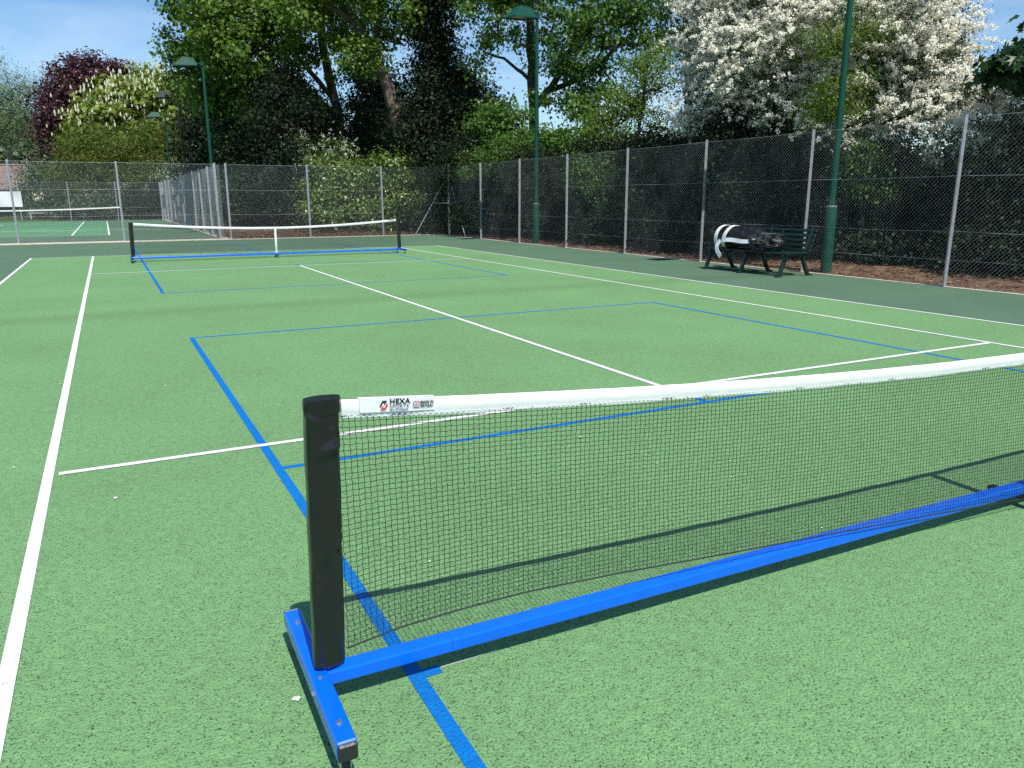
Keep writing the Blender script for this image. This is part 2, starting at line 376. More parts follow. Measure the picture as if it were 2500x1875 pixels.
# chalk setting-out marks and scattered petals on the court
ck = MB(); ck.quad(-2.918, -2.72, -8.9335, -8.9305, .0065)
def blot(x, y, r): ck.add([(x+r*random.uniform(.5, 1)*math.cos(t*.7), y+r*random.uniform(.4, 1)*math.sin(t*.7), .0098) for t in range(9)], [tuple(range(9))])
blot(-3.352, -8.885, .016); blot(-3.63, -9.22, .006); blot(-4.9, -7.4, .02); blot(-3.8, -6.9, .015)
struct('chalk_marks', ck, simple('chalk', (.66, .70, .58), .9, noise=.2, nscale=80))
def flakes(n, xr, yr, zf, s0, s1, rr=rng, flat=.35):
    X = rr.uniform(*xr, n); Y = rr.uniform(*yr, n); Zz = zf(X, Y)
    ang = rr.uniform(0, 2*np.pi, n); s = rr.uniform(s0, s1, n)
    q = np.array([[-.5, -.3, 0], [.5, -.25, 0], [.6, .3, 0], [-.4, .35, 0]])
    V = np.zeros((n, 4, 3)); c_, s_ = np.cos(ang)[:, None], np.sin(ang)[:, None]
    V[:, :, 0] = (q[:, 0]*c_ - q[:, 1]*s_)*s[:, None] + X[:, None]
    V[:, :, 1] = (q[:, 0]*s_ + q[:, 1]*c_)*s[:, None] + Y[:, None]
    V[:, :, 2] = Zz[:, None] + rr.uniform(0, flat, (n, 4))*s[:, None]
    return V.reshape(-1, 3), np.arange(4*n), np.full(n, 4)
V, f_, l_ = flakes(75, (-5.4, 8), (-9.5, 11), lambda x, y: 0*x+.011, .007, .020, flat=.2)
tag(link_mesh('fallen_petals', np_mesh('fallen_petals', V, f_, l_), M['petal']), 'tiny white petals scattered across the green court', 'petals', kind='stuff')
V, f_, l_ = flakes(16000, (8.55, 13), (-6, 19.4), lambda x, y: .01+.10*np.clip((x-8.7)/1.2, 0, 1)+.05*rng.random(len(x)), .02, .07)
tag(link_mesh('leaf_litter', np_mesh('leaf_litter', V, f_, l_), M['litter']), 'brown bark chips and dead leaves along the right fence', 'leaf litter', kind='stuff')
V, f_, l_ = flakes(14000, (.4, 9), (19.6, 24.5), lambda x, y: .02+.14*np.clip((y-19.6)/1.2, 0, 1)+.06*rng.random(len(x)), .02, .08)
tag(link_mesh('leaf_litter', np_mesh('leaf_litter', V, f_, l_), M['litter']), 'brown bark chips and dead leaves behind the far fence', 'leaf litter', kind='stuff')

# ------------------------------------------------------------------ portable nets
def text_mesh(body, size, mat, parent, pos, rot, name='lettering', shear=0, scalex=1, bold=0):
    cu = bpy.data.curves.new(name, 'FONT'); cu.body = body; cu.size = size; cu.shear = shear; cu.extrude = .0003; cu.offset = bold
    cu.space_character = 1.05
    t = bpy.data.objects.new(name, cu); col.objects.link(t)
    dg = bpy.context.evaluated_depsgraph_get(); me = bpy.data.meshes.new_from_object(t.evaluated_get(dg))
    bpy.data.objects.remove(t)
    me.materials.clear()
    Mx = Matrix.Translation(pos) @ rot @ Matrix.Diagonal((scalex, 1, 1, 1))
    me.transform(Mx)
    return link_mesh(name, me, mat, parent)

def top_z(x): return .758 + .148*(abs(x)/3.2)**1.83
def bot_z(x): return float(np.interp(abs(x), [0, .3, .8, 1.8, 2.29, 2.64, 2.87, 3.08, 3.215], [.062, .085, .118, .172, .200, .213, .207, .193, .168]))
def net_y(x, t): # t 0 bottom .. 1 top, local y
    return -.045*(1-(abs(x)/3.2)**2)*max(0,1-t)**1.5 + .006*math.sin(x*3.1+t*4)*math.sin(t*3.14)
def make_net():
    rr = random.Random(3)
    root = empty('portable_net', (0, 0, 0), 'x', 'net', 'portable blue framed nets on the court')
    # long bottom beam of square tube, sagging a little to the middle
    def beam_seg(x0, x1, name):
        mb = MB(); n = 14; hw = .0225; wy = .028
        zc = lambda x: .1005 - .003*(1-(abs(x)/3.2)**2)
        def fn(u, v):
            x = x0+(x1-x0)*u; b = .006
            prof = [(-hw+b, -hw), (hw-b, -hw), (hw-b*.3, -hw+b*.3), (hw, -hw+b), (hw, hw-b), (hw-b*.3, hw-b*.3), (hw-b, hw), (-hw+b, hw), (-hw+b*.3, hw-b*.3), (-hw, hw-b), (-hw, -hw+b), (-hw+b*.3, -hw+b*.3)]
            p = prof[int(round(v*12)) % 12]
            return (x, p[0]*wy/hw+.002, zc(x)+p[1])
        mb.grid(fn, n, 12, smooth=False)
        return mb.build(name, M['blue'], root)
    beam_seg(-3.285, -2.905, 'beam'); beam_seg(-2.9042, -2.8735, 'beam'); beam_seg(-2.8727, -.0015, 'beam'); beam_seg(.0015, 2.8727, 'beam'); beam_seg(2.8735, 2.9042, 'beam'); beam_seg(2.905, 3.285, 'beam')
    for s_ in (-1, 1):
        x = s_*3.311
        f = MB(); f.box((x, .008, .1055), (.052, .694, .051), bev=.004); foot = f.build('foot', M['blue'], root)
        for y_ in (-.337, .337):
            c = MB(); c.box((x, y_*1.0+.008+(.0165 if y_ > 0 else -.0165), .1045), (.050, .012, .049), bev=.005); c.build('end_cap', M['black_pl'], foot)
        for y_ in (-.265, .265, -.05):
            b = MB(); xo = x if abs(y_) > .1 else x+s_*0
            if abs(y_) > .1:
                b.tube([(xo, y_, .131), (xo, y_, .133)], .0085, 12); b.tube([(xo, y_, .133), (xo, y_, .139)], .006, 6, smooth=False)
            else:
                b.tube([(xo, y_, .131), (xo, y_, .1335)], .007, 10); b.tube([(xo, y_, .1335), (xo, y_, .137)], .0045, 6, smooth=False)
            b.build('bolt', M['steel'], foot)
        for y_ in (-.30, .30):
            c = MB(); c.box((x, y_, .080), (.03, .04, .010)); c.box((x-.013, y_, .055), (.003, .03, .045)); c.box((x+.013, y_, .055), (.003, .03, .045))
            cs = c.build('castor', M['steel'], root)
            wv = MB(); wv.tube([(x-.010, y_+.012, .030), (x+.010, y_+.012, .030)], .022, 18); wv.build('wheel', M['black_pl'], cs)
        # post (inside its sleeve)
        p = MB(); p.tube([(s_*3.280, 0, .132), (s_*3.266, 0, .90)], .021, 12); p.build('post', M['blue'], root)
        # vinyl sleeve: flattened wrap with creases
        sl_ = MB(); ww = lambda z: (.086+.002*((z-.12)/.79))
        def sleeve(u, v, s_=s_):
            z = .143 + .767*v
            t = 2*math.pi*u
            cxs, sn = math.cos(t), math.sin(t)
            e = 4.5
            ax = math.copysign(abs(cxs)**(2/e), cxs); ay = math.copysign(abs(sn)**(2/e), sn)
            wid = ww(z)/2
            outer = -3.312+.021*((z-.12)/.79)
            xx = outer - .004 + wid + wid*ax*1.04
            depth = .031*(1-.6*sm((ax-.1)/1.1))   # narrows to the stitched flap on the net side
            yy = depth*ay
            cr = .0035*math.sin(z*38+ax*4)*math.exp(-((z-.80)/.07)**2)*(1+ax) + .0022*math.sin(z*23+t*2) + .0018*math.sin(z*71+t*3)*sm((z-.6)/.3)
            yy -= cr*.9
            yy -= .011*math.exp(-((z-.770-.02*ax)/.016)**2)*sm((ax+.5)/.9)*(1 if ay < 0 else .3)
            yy += .004*math.exp(-((z-.735-.03*ax)/.02)**2)*sm((ax+.6)/1.0)*(1 if ay < 0 else .3)
            yy -= .006*math.exp(-((z-.845+.03*ax)/.010)**2)*(1 if ay < 0 else .3)
            yy -= .006*math.exp(-((z-.47-.05*ax)/.010)**2)*sm((ax+.2)/.6)*(1 if ay < 0 else .2) - .004*math.exp(-((z-.44-.05*ax)/.02)**2)*(ay < 0)
            xx += .0006*math.sin(z*31)
            return (-s_*xx, yy, z) if s_ > 0 else (xx, yy, z)
        sl_.grid(sleeve, 40, 90)
        slo = sl_.build('sleeve', M['sleeve'], root)
        cpn = MB()
        def cap(u, v, s_=s_):
            t = 2*math.pi*u; z = .875+.042*v
            cxs, sn = math.cos(t), math.sin(t); e = 3
            ax = math.copysign(abs(cxs)**(2/e), cxs); ay = math.copysign(abs(sn)**(2/e), sn)
            f = 1.06 - .05*abs(v-.5)
            xx = -3.248 + .048*ax*f + .002*math.sin(t*5)
            if v > .99: xx = -3.248 + (.048*ax)*1.0
            yy = .031*ay*f*(1-.4*sm(ax))
            return (-s_*xx, yy, z+.002*ax) if s_ > 0 else (xx, yy, z+.002*ax)
        cpn.grid(cap, 36, 8)
        top = [cap(i/36, 1) for i in range(36)]; cpn.add(top, [tuple(range(36))])
        cpn.build('sleeve_hem', M['sleeve'], slo)
        st = MB()
        for i in range(36):
            z = .15+i*.0195
            xx = -s_*(-3.312+.021*((z-.12)/.79)+ww(z)-.010) if s_ > 0 else (-3.312+.021*((z-.12)/.79)+ww(z)-.010)
            st.box((xx, -.0165, z), (.0015, .002, .010))
        st.build('stitching', M['stitch'], slo)
    # centre foot with castors
    f = MB(); f.box((0, 0, .052), (.045, .30, .018), bev=.003); cf = f.build('centre_foot', M['black_pl'], root)
    for y_ in (-.13, .13):
        c = MB(); c.box((0, y_, .040), (.03, .03, .006)); cs = c.build('castor', M['steel'], root)
        wv = MB(); wv.tube([(-.010, y_, .024), (.010, y_, .024)], .016, 16); wv.build('wheel', M['black_pl'], cs)
    # mesh
    xs_ = [-3.215+i*.0175 for i in range(int(6.43/.0175)+1)]
    nz = 42
    def pt(i, j):
        x = xs_[i]; t = j/nz
        z = bot_z(x)+(top_z(x)-.045-bot_z(x))*t
        wob = .0016
        return (x+wob*math.sin(j*2.9+i*1.7)+.001*math.sin(i*.9), net_y(x, t)+.001*math.sin(i*1.3+j), z+wob*math.sin(i*3.14159+j*.3)*.9)
    nm = MB()
    PT = np.array([[pt(i, j) for j in range(nz+1)] for i in range(len(xs_))])
    V = []; Fc = []
    r_ = .00105
    def strand(line):
        base = len(V)*3
        for p in line: V.append(p)
        for k_ in range(len(line)-1):
            for q in range(3):
                a_ = base+3*k_+q; b_ = base+3*k_+(q+1) % 3
                Fc.append((a_, b_, b_+3, a_+3))
    starts = []
    for i in range(len(xs_)): strand(PT[i])
    nv = len(V)
    for j in range(nz+1): strand(PT[:, j])
    V = np.array(V)
    tri_v = np.array([[0, 1, .0], [-.87, -.5, 0], [.87, -.5, 0]])
    out = np.zeros((len(V), 3, 3))
    for q in range(3):
        cc, ss = math.cos(2*math.pi*q/3), math.sin(2*math.pi*q/3)
        out[:nv, q] = V[:nv] + np.array([cc*r_, ss*r_, 0]); out[nv:, q] = V[nv:] + np.array([0, ss*r_, cc*r_])
    Fc = np.array(Fc)
    me = np_mesh('netting', out.reshape(-1, 3), Fc.ravel(), np.full(len(Fc), 4)); link_mesh('netting', me, M['thread'], root)
    cd = MB(); cd.tube([(x, net_y(x, 0)-.001, bot_z(x)) for x in [-3.22+i*.0805 for i in range(81)]], .0026, 6); cd.build('bottom_cord', M['thread'], root)
    # white headband folded over the cord
    tp = MB()
    def tape(u, v):
        x = -3.198+6.396*u; z0 = top_z(x)-.027; t = v*2*math.pi
        yy = .0055*math.copysign(abs(math.sin(t))**.6, math.sin(t)); hz = .027*math.cos(t)
        if hz < 0: yy *= max(.3, 1-abs(hz)/.03)
        yy += net_y(x, 1)
        yy += .0016*math.sin(x*17+z0*5+2*math.sin(x*5))*(1 if hz < .01 else .5)+.0008*math.sin(x*41)
        return (x, yy, z0+hz+.001*math.sin(x*9.1)*(hz < 0))
    tp.grid(tape, 260, 20)
    tpo = tp.build('headband', M['tape'], root)
    st = MB()
    for s_ in (-1, 1):
        for i in range(0, 380):
            x = -3.18+i*.01675
            st.box((x, net_y(x, 1)+s_*.0047, top_z(x)-.0445), (.009, .0012, .0011))
    st.build('stitching', M['label'], tpo)
    cs_ = MB()
    def strap(u, v):
        z = .108+(top_z(0)-.050-.108)*v; return ((u-.5)*.05, net_y(0, (z-.1)/.6)-.004+.002*math.sin(z*20), z)
    cs_.grid(strap, 3, 24); cs_.grid(lambda u, v: (lambda p: (p[0], p[1]+.009, p[2]))(strap(1-u, v)), 3, 24)
    cs_.build('centre_strap', M['tape'], root)
    # makers' labels, one on each face at the same end
    for side in (-1, 1):
        x0, x1 = -3.150, -2.935
        lb = MB()
        def lab(u, v, side=side):
            x = x0+(x1-x0)*u; zt = top_z(x)+.003; zb = zt-.040
            return (x, side*(.0088-.002*(1-v)+.0006*math.sin(x*60)), zb+(zt-zb)*v)
        if side < 0:
            lb.grid(lab, 24, 6); lb.add([lab(0, 1), lab(1, 1), (x1, .006, top_z(x1)+.003), (x0, .006, top_z(x0)+.003)], [(0, 1, 2, 3)])
        else: lb.grid(lambda u, v: lab(1-u, v), 24, 6)
        lo = lb.build('maker_label', M['label'], root)
        sl0 = math.atan2(top_z(x1)-top_z(x0), x1-x0)
        def place(xf, dz):  # xf distance along label from its reading start
            x = x0+xf if side < 0 else x1-xf
            return Vector((x, side*.0103, top_z(x)+.003-.040+dz))
        rot = (Matrix.Rotation(-sl0, 4, 'Y') @ Matrix.Rotation(R(90), 4, 'X')) if side < 0 else (Matrix.Rotation(R(180), 4, 'Z') @ Matrix.Rotation(sl0, 4, 'Y') @ Matrix.Rotation(R(90), 4, 'X'))
        text_mesh('HEXA', .0205, M['ink'], lo, place(.083, .0232), rot, scalex=1.08, bold=.0004)
        text_mesh('SPORTS', .0138, M['ink_grey'], lo, place(.083, .0118), rot, scalex=1.12)
        text_mesh('Part of Hillsport', .0082, M['ink_blue'], lo, place(.083, .0038), rot, shear=.25, scalex=.92, bold=.0001)
        text_mesh('MADE IN', .0102, M['ink'], lo, place(.172, .0215), rot, shear=.1, scalex=.92, bold=.0003)
        text_mesh('BRITAIN', .0102, M['ink'], lo, place(.172, .0110), rot, shear=.1, scalex=.92, bold=.0003)
        def flat(polys, mat, nm, xf, dz, lift=0):
            mb_ = MB(); T = Matrix.Translation(place(xf, dz)) @ rot
            for pl in polys: mb_.add([T @ Vector((px, py, .0002+lift)) for px, py in pl], [tuple(range(len(pl)))])
            mb_.build(nm, mat, lo)
        k_ = .001
        em = [[(0, 7), (4.2, 5), (10, 17), (8, 22)], [(8, 22), (10, 17), (15, 17), (21, 22)], [(21, 22), (15, 17), (12.3, 11.3), (16.5, 12)]]
        flat([[(px*k_, py*k_) for px, py in pl] for pl in em], M['ink'], 'emblem', .054, .0105)
        flat([[((24.5-px)*k_, (20.5-py)*k_) for px, py in pl] for pl in em], M['ink_red'], 'emblem', .054, .0085)
        W_, H_ = .020, .0175
        flat([[(0, 0), (W_, 0), (W_, H_), (0, H_)]], M['ink_blue'], 'flag', .150, .0105)
        flat([[(0, 0), (.002, 0), (W_, H_-.001), (W_, H_), (W_-.002, H_), (0, .001)], [(0, H_), (0, H_-.001), (W_-.002, 0), (W_, 0), (W_, .001), (.002, H_)]], M['label'], 'flag', .150, .0105, .0002)
        flat([[(0, H_*.36), (W_, H_*.36), (W_, H_*.64), (0, H_*.64)], [(W_*.4, 0), (W_*.6, 0), (W_*.6, H_), (W_*.4, H_)]], M['label'], 'flag', .150, .0105, .0004)
        flat([[(0, H_*.43), (W_, H_*.43), (W_, H_*.57), (0, H_*.57)], [(W_*.45, 0), (W_*.55, 0), (W_*.55, H_), (W_*.45, H_)]], M['ink_red'], 'flag', .150, .0105, .0006)
    return root
n1 = make_net(); n1.location = (.008, -9.003, 0); n1.rotation_euler = (0, 0, -.017)
n1['label'] = 'near portable net on blue steel frame with black sleeve, largest in view'
n2 = copy_tree(n1); n2.location = (.05, 9.235, 0); n2.rotation_euler = (0, 0, math.pi+.018)
n2['label'] = 'far portable net on blue frame standing near the distant baseline'

# distant tennis net on the neighbouring court
tn = empty('tennis_net', (-9.085, 37.5, 0), 'white topped tennis net on green posts beyond the far fence', 'net')
for x in (-9.085-6.2, -9.085+6.2):
    p = MB(); p.tube([(x, 37.5, 0), (x, 37.5, 1.09)], .05, 10); p.build('post', M['lamp_green'], tn)
tz = lambda x: .914+.156*((x+9.085)/6.2)**2
t_ = MB(); t_.grid(lambda u, v: (-15.23+12.29*u, 37.5-.02, tz(-15.23+12.29*u)-.07+.07*v), 40, 1); t_.grid(lambda u, v: (-2.94-12.29*u, 37.5+.02, tz(-2.94-12.29*u)-.07+.07*v), 40, 1)
t_.add([(-15.23+12.29*i/40, 37.5+s_*.02, tz(-15.23+12.29*i/40)) for i in range(41) for s_ in (-1, 1)], [(2*i, 2*i+2, 2*i+3, 2*i+1) for i in range(40)])
t_.build('headband', M['tape'], tn)
nn = MB()
for i in range(0, 12290, 90):
    x = -15.23+i/1000; nn.add([(x, 37.5, .05), (x+.005, 37.5, .05), (x+.005, 37.5, tz(x)-.06), (x, 37.5, tz(x)-.06)], [(0, 1, 2, 3)])
for j in range(11):
    nn.grid(lambda u, v: (-15.23+12.29*u, 37.502, .05+j*.085*(tz(-15.23+12.29*u)/1.0)+.005*v), 20, 1)
nn.build('netting', M['thread'], tn)

# ------------------------------------------------------------------ chain-link fences
def chain_panel(seed, wr=.0017, length=3.0, height=2.66, pitch=.07):
    r0 = np.random.default_rng(seed); nw = int(length/(pitch/2)); nk = int(height/(pitch/2))
    J, K = np.meshgrid(np.arange(nw), np.arange(nk+1), indexing='ij')
    par = (K + J) % 2
    X = J*pitch/2 + par*pitch/2*1.0
    Zc = K*pitch/2 + .012
    a1, a2, a3 = r0.uniform(0, 6, 3)
    Y = .0017*np.where(K % 2 == 0, 1, -1) + .018*np.sin(X*2.1+a1)*np.sin(Zc*1.7+a2) + .006*np.sin(X*6+a3)*np.sin(Zc*5)
    Y *= np.clip(X/.3, 0, 1)*np.clip((length-X)/.3, 0, 1)
    Zc = Zc + .006*np.sin(X*2.3+a2)*np.sin(Zc*1.1) - .02*np.sin(np.pi*X/length)*(Zc/height)*r0.uniform(.3, 1.3)
    Pt = np.stack([X, Y, Zc], -1)
    V = np.zeros((nw, nk+1, 3, 3))
    for q in range(3):
        t = 2*np.pi*q/3+.4; V[:, :, q] = Pt + np.array([math.cos(t)*wr, math.sin(t)*wr, math.sin(t+.8)*wr*.4])
    base = (np.arange(nw)[:, None]*(nk+1) + np.arange(nk)[None])*3
    F_ = []
    for q in range(3):
        q2 = (q+1) % 3
        F_.append(np.stack([base+q, base+q2, base+3+q2, base+3+q], -1).reshape(-1, 4))
    F_ = np.concatenate(F_)
    return np_mesh('mesh_panel', V.reshape(-1, 3), F_.ravel(), np.full(len(F_), 4), smooth=True)
panels = [chain_panel(s_, .0025) for s_ in (1, 2, 3)]
for p_ in panels: p_.materials.append(M['wire'])
panels_old = [chain_panel(s_, .0018) for s_ in (4, 5, 6)]
for p_ in panels_old: p_.materials.clear(); p_.materials.append(M['wire_old'])
def angle_post(h=2.70, w_=.066):
    mb = MB(); mb.box((0, 0, h/2), (w_, .006, h)); mb.box((-w_/2+.003, w_/2+.003, h/2), (.006, w_, h)); return mb
pm = angle_post().build('post', M['galv']); post_me = pm.data; bpy.data.objects.remove(pm)
def fence(p0, d, bays, L_, label, group=None, old=False, skip_last=False, first_post=True):
    """p0 start, d unit direction, bays of length L_"""
    root = empty('chain_link_fence', (p0[0], p0[1], 0), label, 'fence', group)
    ang = math.atan2(d[1], d[0])
    for i in range(bays+1):
        if (i == bays and skip_last) or (i == 0 and not first_post): continue
        o = link_mesh('post', post_me, None, root); o.location = (d[0]*L_*i, d[1]*L_*i, 0); o.rotation_euler = (R(random.uniform(-.25, .25)), R(random.uniform(-.25, .25)), ang)
    for i in range(bays):
        o = link_mesh('mesh_panel', (panels_old if old else panels)[(i*2+bays) % 3], None, root)
        nrm = (-d[1], d[0])
        o.location = (d[0]*L_*i - nrm[0]*.012, d[1]*L_*i - nrm[1]*.012, 0); o.rotation_euler = (0, 0, ang); o.scale = (L_/3.0, 1, 1)
    for z in (.03, .44, .90, 1.77, 2.66):
        mb = MB()
        for i in range(bays):
            q0 = L_*i; sag = random.uniform(.0, .03) if z < 2 else .012
            mb.tube([(p0[0]+d[0]*(q0+L_*t/6)+d[1]*.014, p0[1]+d[1]*(q0+L_*t/6)-d[0]*.014, z-sag*math.sin(math.pi*t/6)) for t in range(7)], .0019, 4)
        mb.build('line_wire', M['wire'], root)
    return root
fr = fence((8.48, -11.9+.0, 0), (0, 1), 10, 2.99, 'tall weathered chain-link fence along the right side behind the bench', old=True)
# last right bay to the corner is 10*2.99-11.9 = 18.0
ff = fence((-9.45, 19.3, 0), (1, 0), 3, 3.13, 'galvanised chain-link fence across the far end before the other court', skip_last=True)
ff2 = fence((.33, 19.3, 0), (1, 0), 2, 2.91, 'galvanised chain-link fence behind the far net in front of the laurel')
# corner bay and stays
me_ = panels_old[1]
p0 = np.array([6.15, 19.3]); p1 = np.array([8.62, 18.35]); dl = np.linalg.norm(p1-p0)
def extra_bay(root, p0, p1, mesh):
    d_ = np.array(p1)-np.array(p0); l = np.linalg.norm(d_); an = math.atan2(d_[1], d_[0])
    o = link_mesh('mesh_panel', mesh, None, root); off = origin_of(root); o.location = (p0[0]-off.x, p0[1]-off.y, 0); o.rotation_euler = (0, 0, an); o.scale = (l/3, 1, 1)
extra_bay(ff2, p0, p1, panels[1]); extra_bay(fr, (8.48, 18.0), (8.60, 18.35), me_)
extra_bay(ff, (-.06, 19.3), (.33, 19.3), panels[0])
o = link_mesh('post', post_me, None, ff); o.location = (-.04+9.45, 0, 0)
cb = MB(); cb.tube([(8.64, 18.35, 0), (8.64, 18.35, 2.78)], .035, 10); cb.build('corner_post', M['galv'], fr)
def stay(root, a_, b_, r_=.02): s_ = MB(); s_.tube([a_, b_], r_, 8); s_.build('stay', M['galv'], root)
stay(ff2, (7.30, 18.80, 0), (8.60, 18.36, 2.35)); stay(fr, (8.45, 16.4, 0), (8.60, 18.30, 2.35)); stay(fr, (8.0, 18.55, 1.27), (8.52, 17.4, 1.27), .012)
# fences round the neighbouring court
fs = fence((.10, 22.55, 0), (0, 1), 10, 3.0, 'side fence of the neighbouring court running away behind the far fence')
extra_bay(fs, (.12, 19.4), (.10, 22.55), panels[2]); o = link_mesh('post', post_me, None, fs); o.location = (0, -2.1, 0); o.rotation_euler = (0, 0, R(90))
stay(fs, (.12, 33.5, 0), (.12, 34.6, 2.5), .025); stay(fs, (.12, 21.3, 0), (.12, 20.3, 2.6), .02); stay(fs, (.12, 50.9, 0), (.12, 52.5, 2.5), .025)
fb = fence((-26.7, 52.6, 0), (1, 0), 9, 2.98, 'most distant chain-link fence at the back of the neighbouring court')

# ------------------------------------------------------------------ lamp posts
def lamp(loc, label, mat, head_rot=0, h=6.9):
    root = empty('floodlight_post', loc, label, 'lamp post', 'green floodlight posts around the courts')
    x, y, z = loc
    p = MB(); p.tube([(x, y, -.05), (x, y, 1.24), (x, y, 1.27), (x, y, 1.30)], [.105, .105, .098, .066], 20); p.tube([(x, y, 1.28), (x, y, h)], [.064, .052], 18); p.tube([(x, y, h), (x, y, h+.02)], .058, 18)
    po = p.build('pole', mat, root)
    c = MB(); c.tube([(x, y, 1.262), (x, y, 1.285)], .104, 20); c.build('collar', M['galv'], po)
    a_ = MB(); a_.tube([(x, y, h-.10), (x-.34, y, h-.04)], .028, 10); a_.box((x-.02, y, h-.10), (.14, .14, .10), bev=.01); a_.build('arm', mat, root)
    hd = MB(); # tapered rectangular shade, open underneath
    x1, x0 = x-.28, x-1.12; zt, zb = h+.10, h-.20
    top = [(x1-.06, y-.12, zt), (x1-.06, y+.12, zt), (x0+.36, y+.12, zt+.02), (x0+.36, y-.12, zt+.02)]
    bot = [(x1+.03, y-.27, zb+.04), (x1+.03, y+.27, zb+.04), (x0, y+.27, zb-.02), (x0, y-.27, zb-.02)]
    hd.add(top+bot, [(0, 1, 2, 3), (0, 4, 5, 1), (1, 5, 6, 2), (2, 6, 7, 3), (3, 7, 4, 0)])
    ins = [(p_[0]*.97+((x0+x1)/2)*.03, p_[1]*.97+y*.03, p_[2]+.004) for p_ in bot]
    rim = [(p_[0], p_[1], p_[2]-.03) for p_ in bot]
    hd.add(bot+rim, [(0, 4, 5, 1), (1, 5, 6, 2), (2, 6, 7, 3), (3, 7, 4, 0)])
    ho = hd.build('lamp_shade', mat, root)
    g_ = MB(); g_.add(ins, [(3, 2, 1, 0)]); g_.build('glass', M['lamp_glass'], ho)
    root.rotation_euler = (R(random.uniform(-.3, .3)), R(random.uniform(-.3, .3)), head_rot)
    return root
lamp((8.66, 11.23, 0), 'green floodlight post behind the right fence near the far corner', M['lamp_green'], .25)
lamp((8.70, -.33, 0), 'thick green floodlight post beside the bench, head out of frame', M['lamp_green'])
lamp((.34, 23.3, 0), 'tallest of the three green floodlight posts left of the big trees', M['lamp_green'], .1, 6.68)
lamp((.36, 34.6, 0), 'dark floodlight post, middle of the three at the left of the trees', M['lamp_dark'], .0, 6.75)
lamp((.42, 46.0, 0), 'smallest and most distant green floodlight post in front of the chestnut', M['lamp_green'], -.1, 6.8)

# ------------------------------------------------------------------ bench and folded net
bn = empty('park_bench', (7.75, .55, 0), 'dark green slatted bench with curved legs by the right fence', 'bench')
BY0, BY1 = -.62, 1.62
for z, x in ((.43, 7.36), (.432, 7.45), (.434, 7.54), (.434, 7.63), (.432, 7.72), (.43, 7.81)):
    s_ = MB(); s_.box((x, (BY0+BY1)/2, z), (.062, BY1-BY0, .030), bev=.008); s_.build('seat_slat', M['bench_green'], bn)
for i, z in enumerate((.50, .59, .68, .77, .86)):
    z -= .025; s_ = MB(); x = 7.90+i*.036; s_.box((x, (BY0+BY1)/2, z), (.03, BY1-BY0, .062 if i < 4 else .05), bev=.008, mat=Matrix.Rotation(R(20), 3, 'Y')); s_.build('back_slat', M['bench_green'], bn)
for y in (-.50, .50, 1.50):
    lg = MB()
    def bar(pts, w0=.066, th=.06):
        for i in range(len(pts)-1):
            a_, b_ = Vector((pts[i][0], y, pts[i][1])), Vector((pts[i+1][0], y, pts[i+1][1]))
            d_ = (b_-a_); l_ = d_.length+.02; an = math.atan2(d_.x, d_.z)
            lg.box((a_+b_)/2, (w0+.002*i, th+.001*(i % 2), l_), mat=Matrix.Rotation(an, 3, 'Y'), bev=.008)
    bar([(7.27, .0), (7.31, .12), (7.37, .26), (7.40, .36), (7.38, .41)])
    lg.box((7.255, y, .012), (.13, .07, .024), bev=.006)
    bar([(8.03, .0), (7.95, .12), (7.88, .26), (7.84, .36), (7.85, .42)])
    lg.box((8.05, y, .012), (.13, .07, .024), bev=.006)
    bar([(7.33, .395), (7.6, .40), (7.88, .395)], .035)
    bar([(7.86, .40), (7.92, .55), (7.99, .72), (8.05, .88)], .032, .04)
    bar([(7.40, .33), (7.50, .385)], .03, .04); bar([(7.84, .33), (7.74, .385)], .03, .04)
    lg.build('leg_frame', M['bench_green'], bn)

fn_ = empty('folded_net', (7.62, .8, .447), 'black tennis net rolled up with white headband, lying on the bench', 'tennis net')
fn_.location = (7.62, .8, .447)
def roll(u, v, cy0, cy1, cx0, cz0, rx, rz, seed, amp=.018):
    y = cy0+(cy1-cy0)*u; t = 2*math.pi*v
    e = math.sin(math.pi*min(max(u, .0), 1.0))**.35 if 0 < u < 1 else 0
    w1 = 1+amp/rx*(math.sin(t*7+y*9+seed)+.7*math.sin(t*13-y*21+seed*2)+.5*math.sin(y*37+t*3))
    zz = cz0+rz*math.sin(t)*w1*e; zz = max(zz, .449+.002*math.cos(t))
    return (cx0+rx*math.cos(t)*w1*e+.02*math.sin(y*3+seed), y, zz)
mb = MB(); mb.grid(lambda u, v: roll(u, v, .16, 1.36, 7.60, .645, .235, .235, 1.0, .012), 90, 64); mb.build('netting_roll', M['net_pile'], fn_)
mb = MB(); mb.grid(lambda u, v: roll(u, v, -.24, .66, 7.56, .575, .23, .185, 4.0, .034), 80, 64); mb.build('loose_netting', M['net_pile'], fn_)
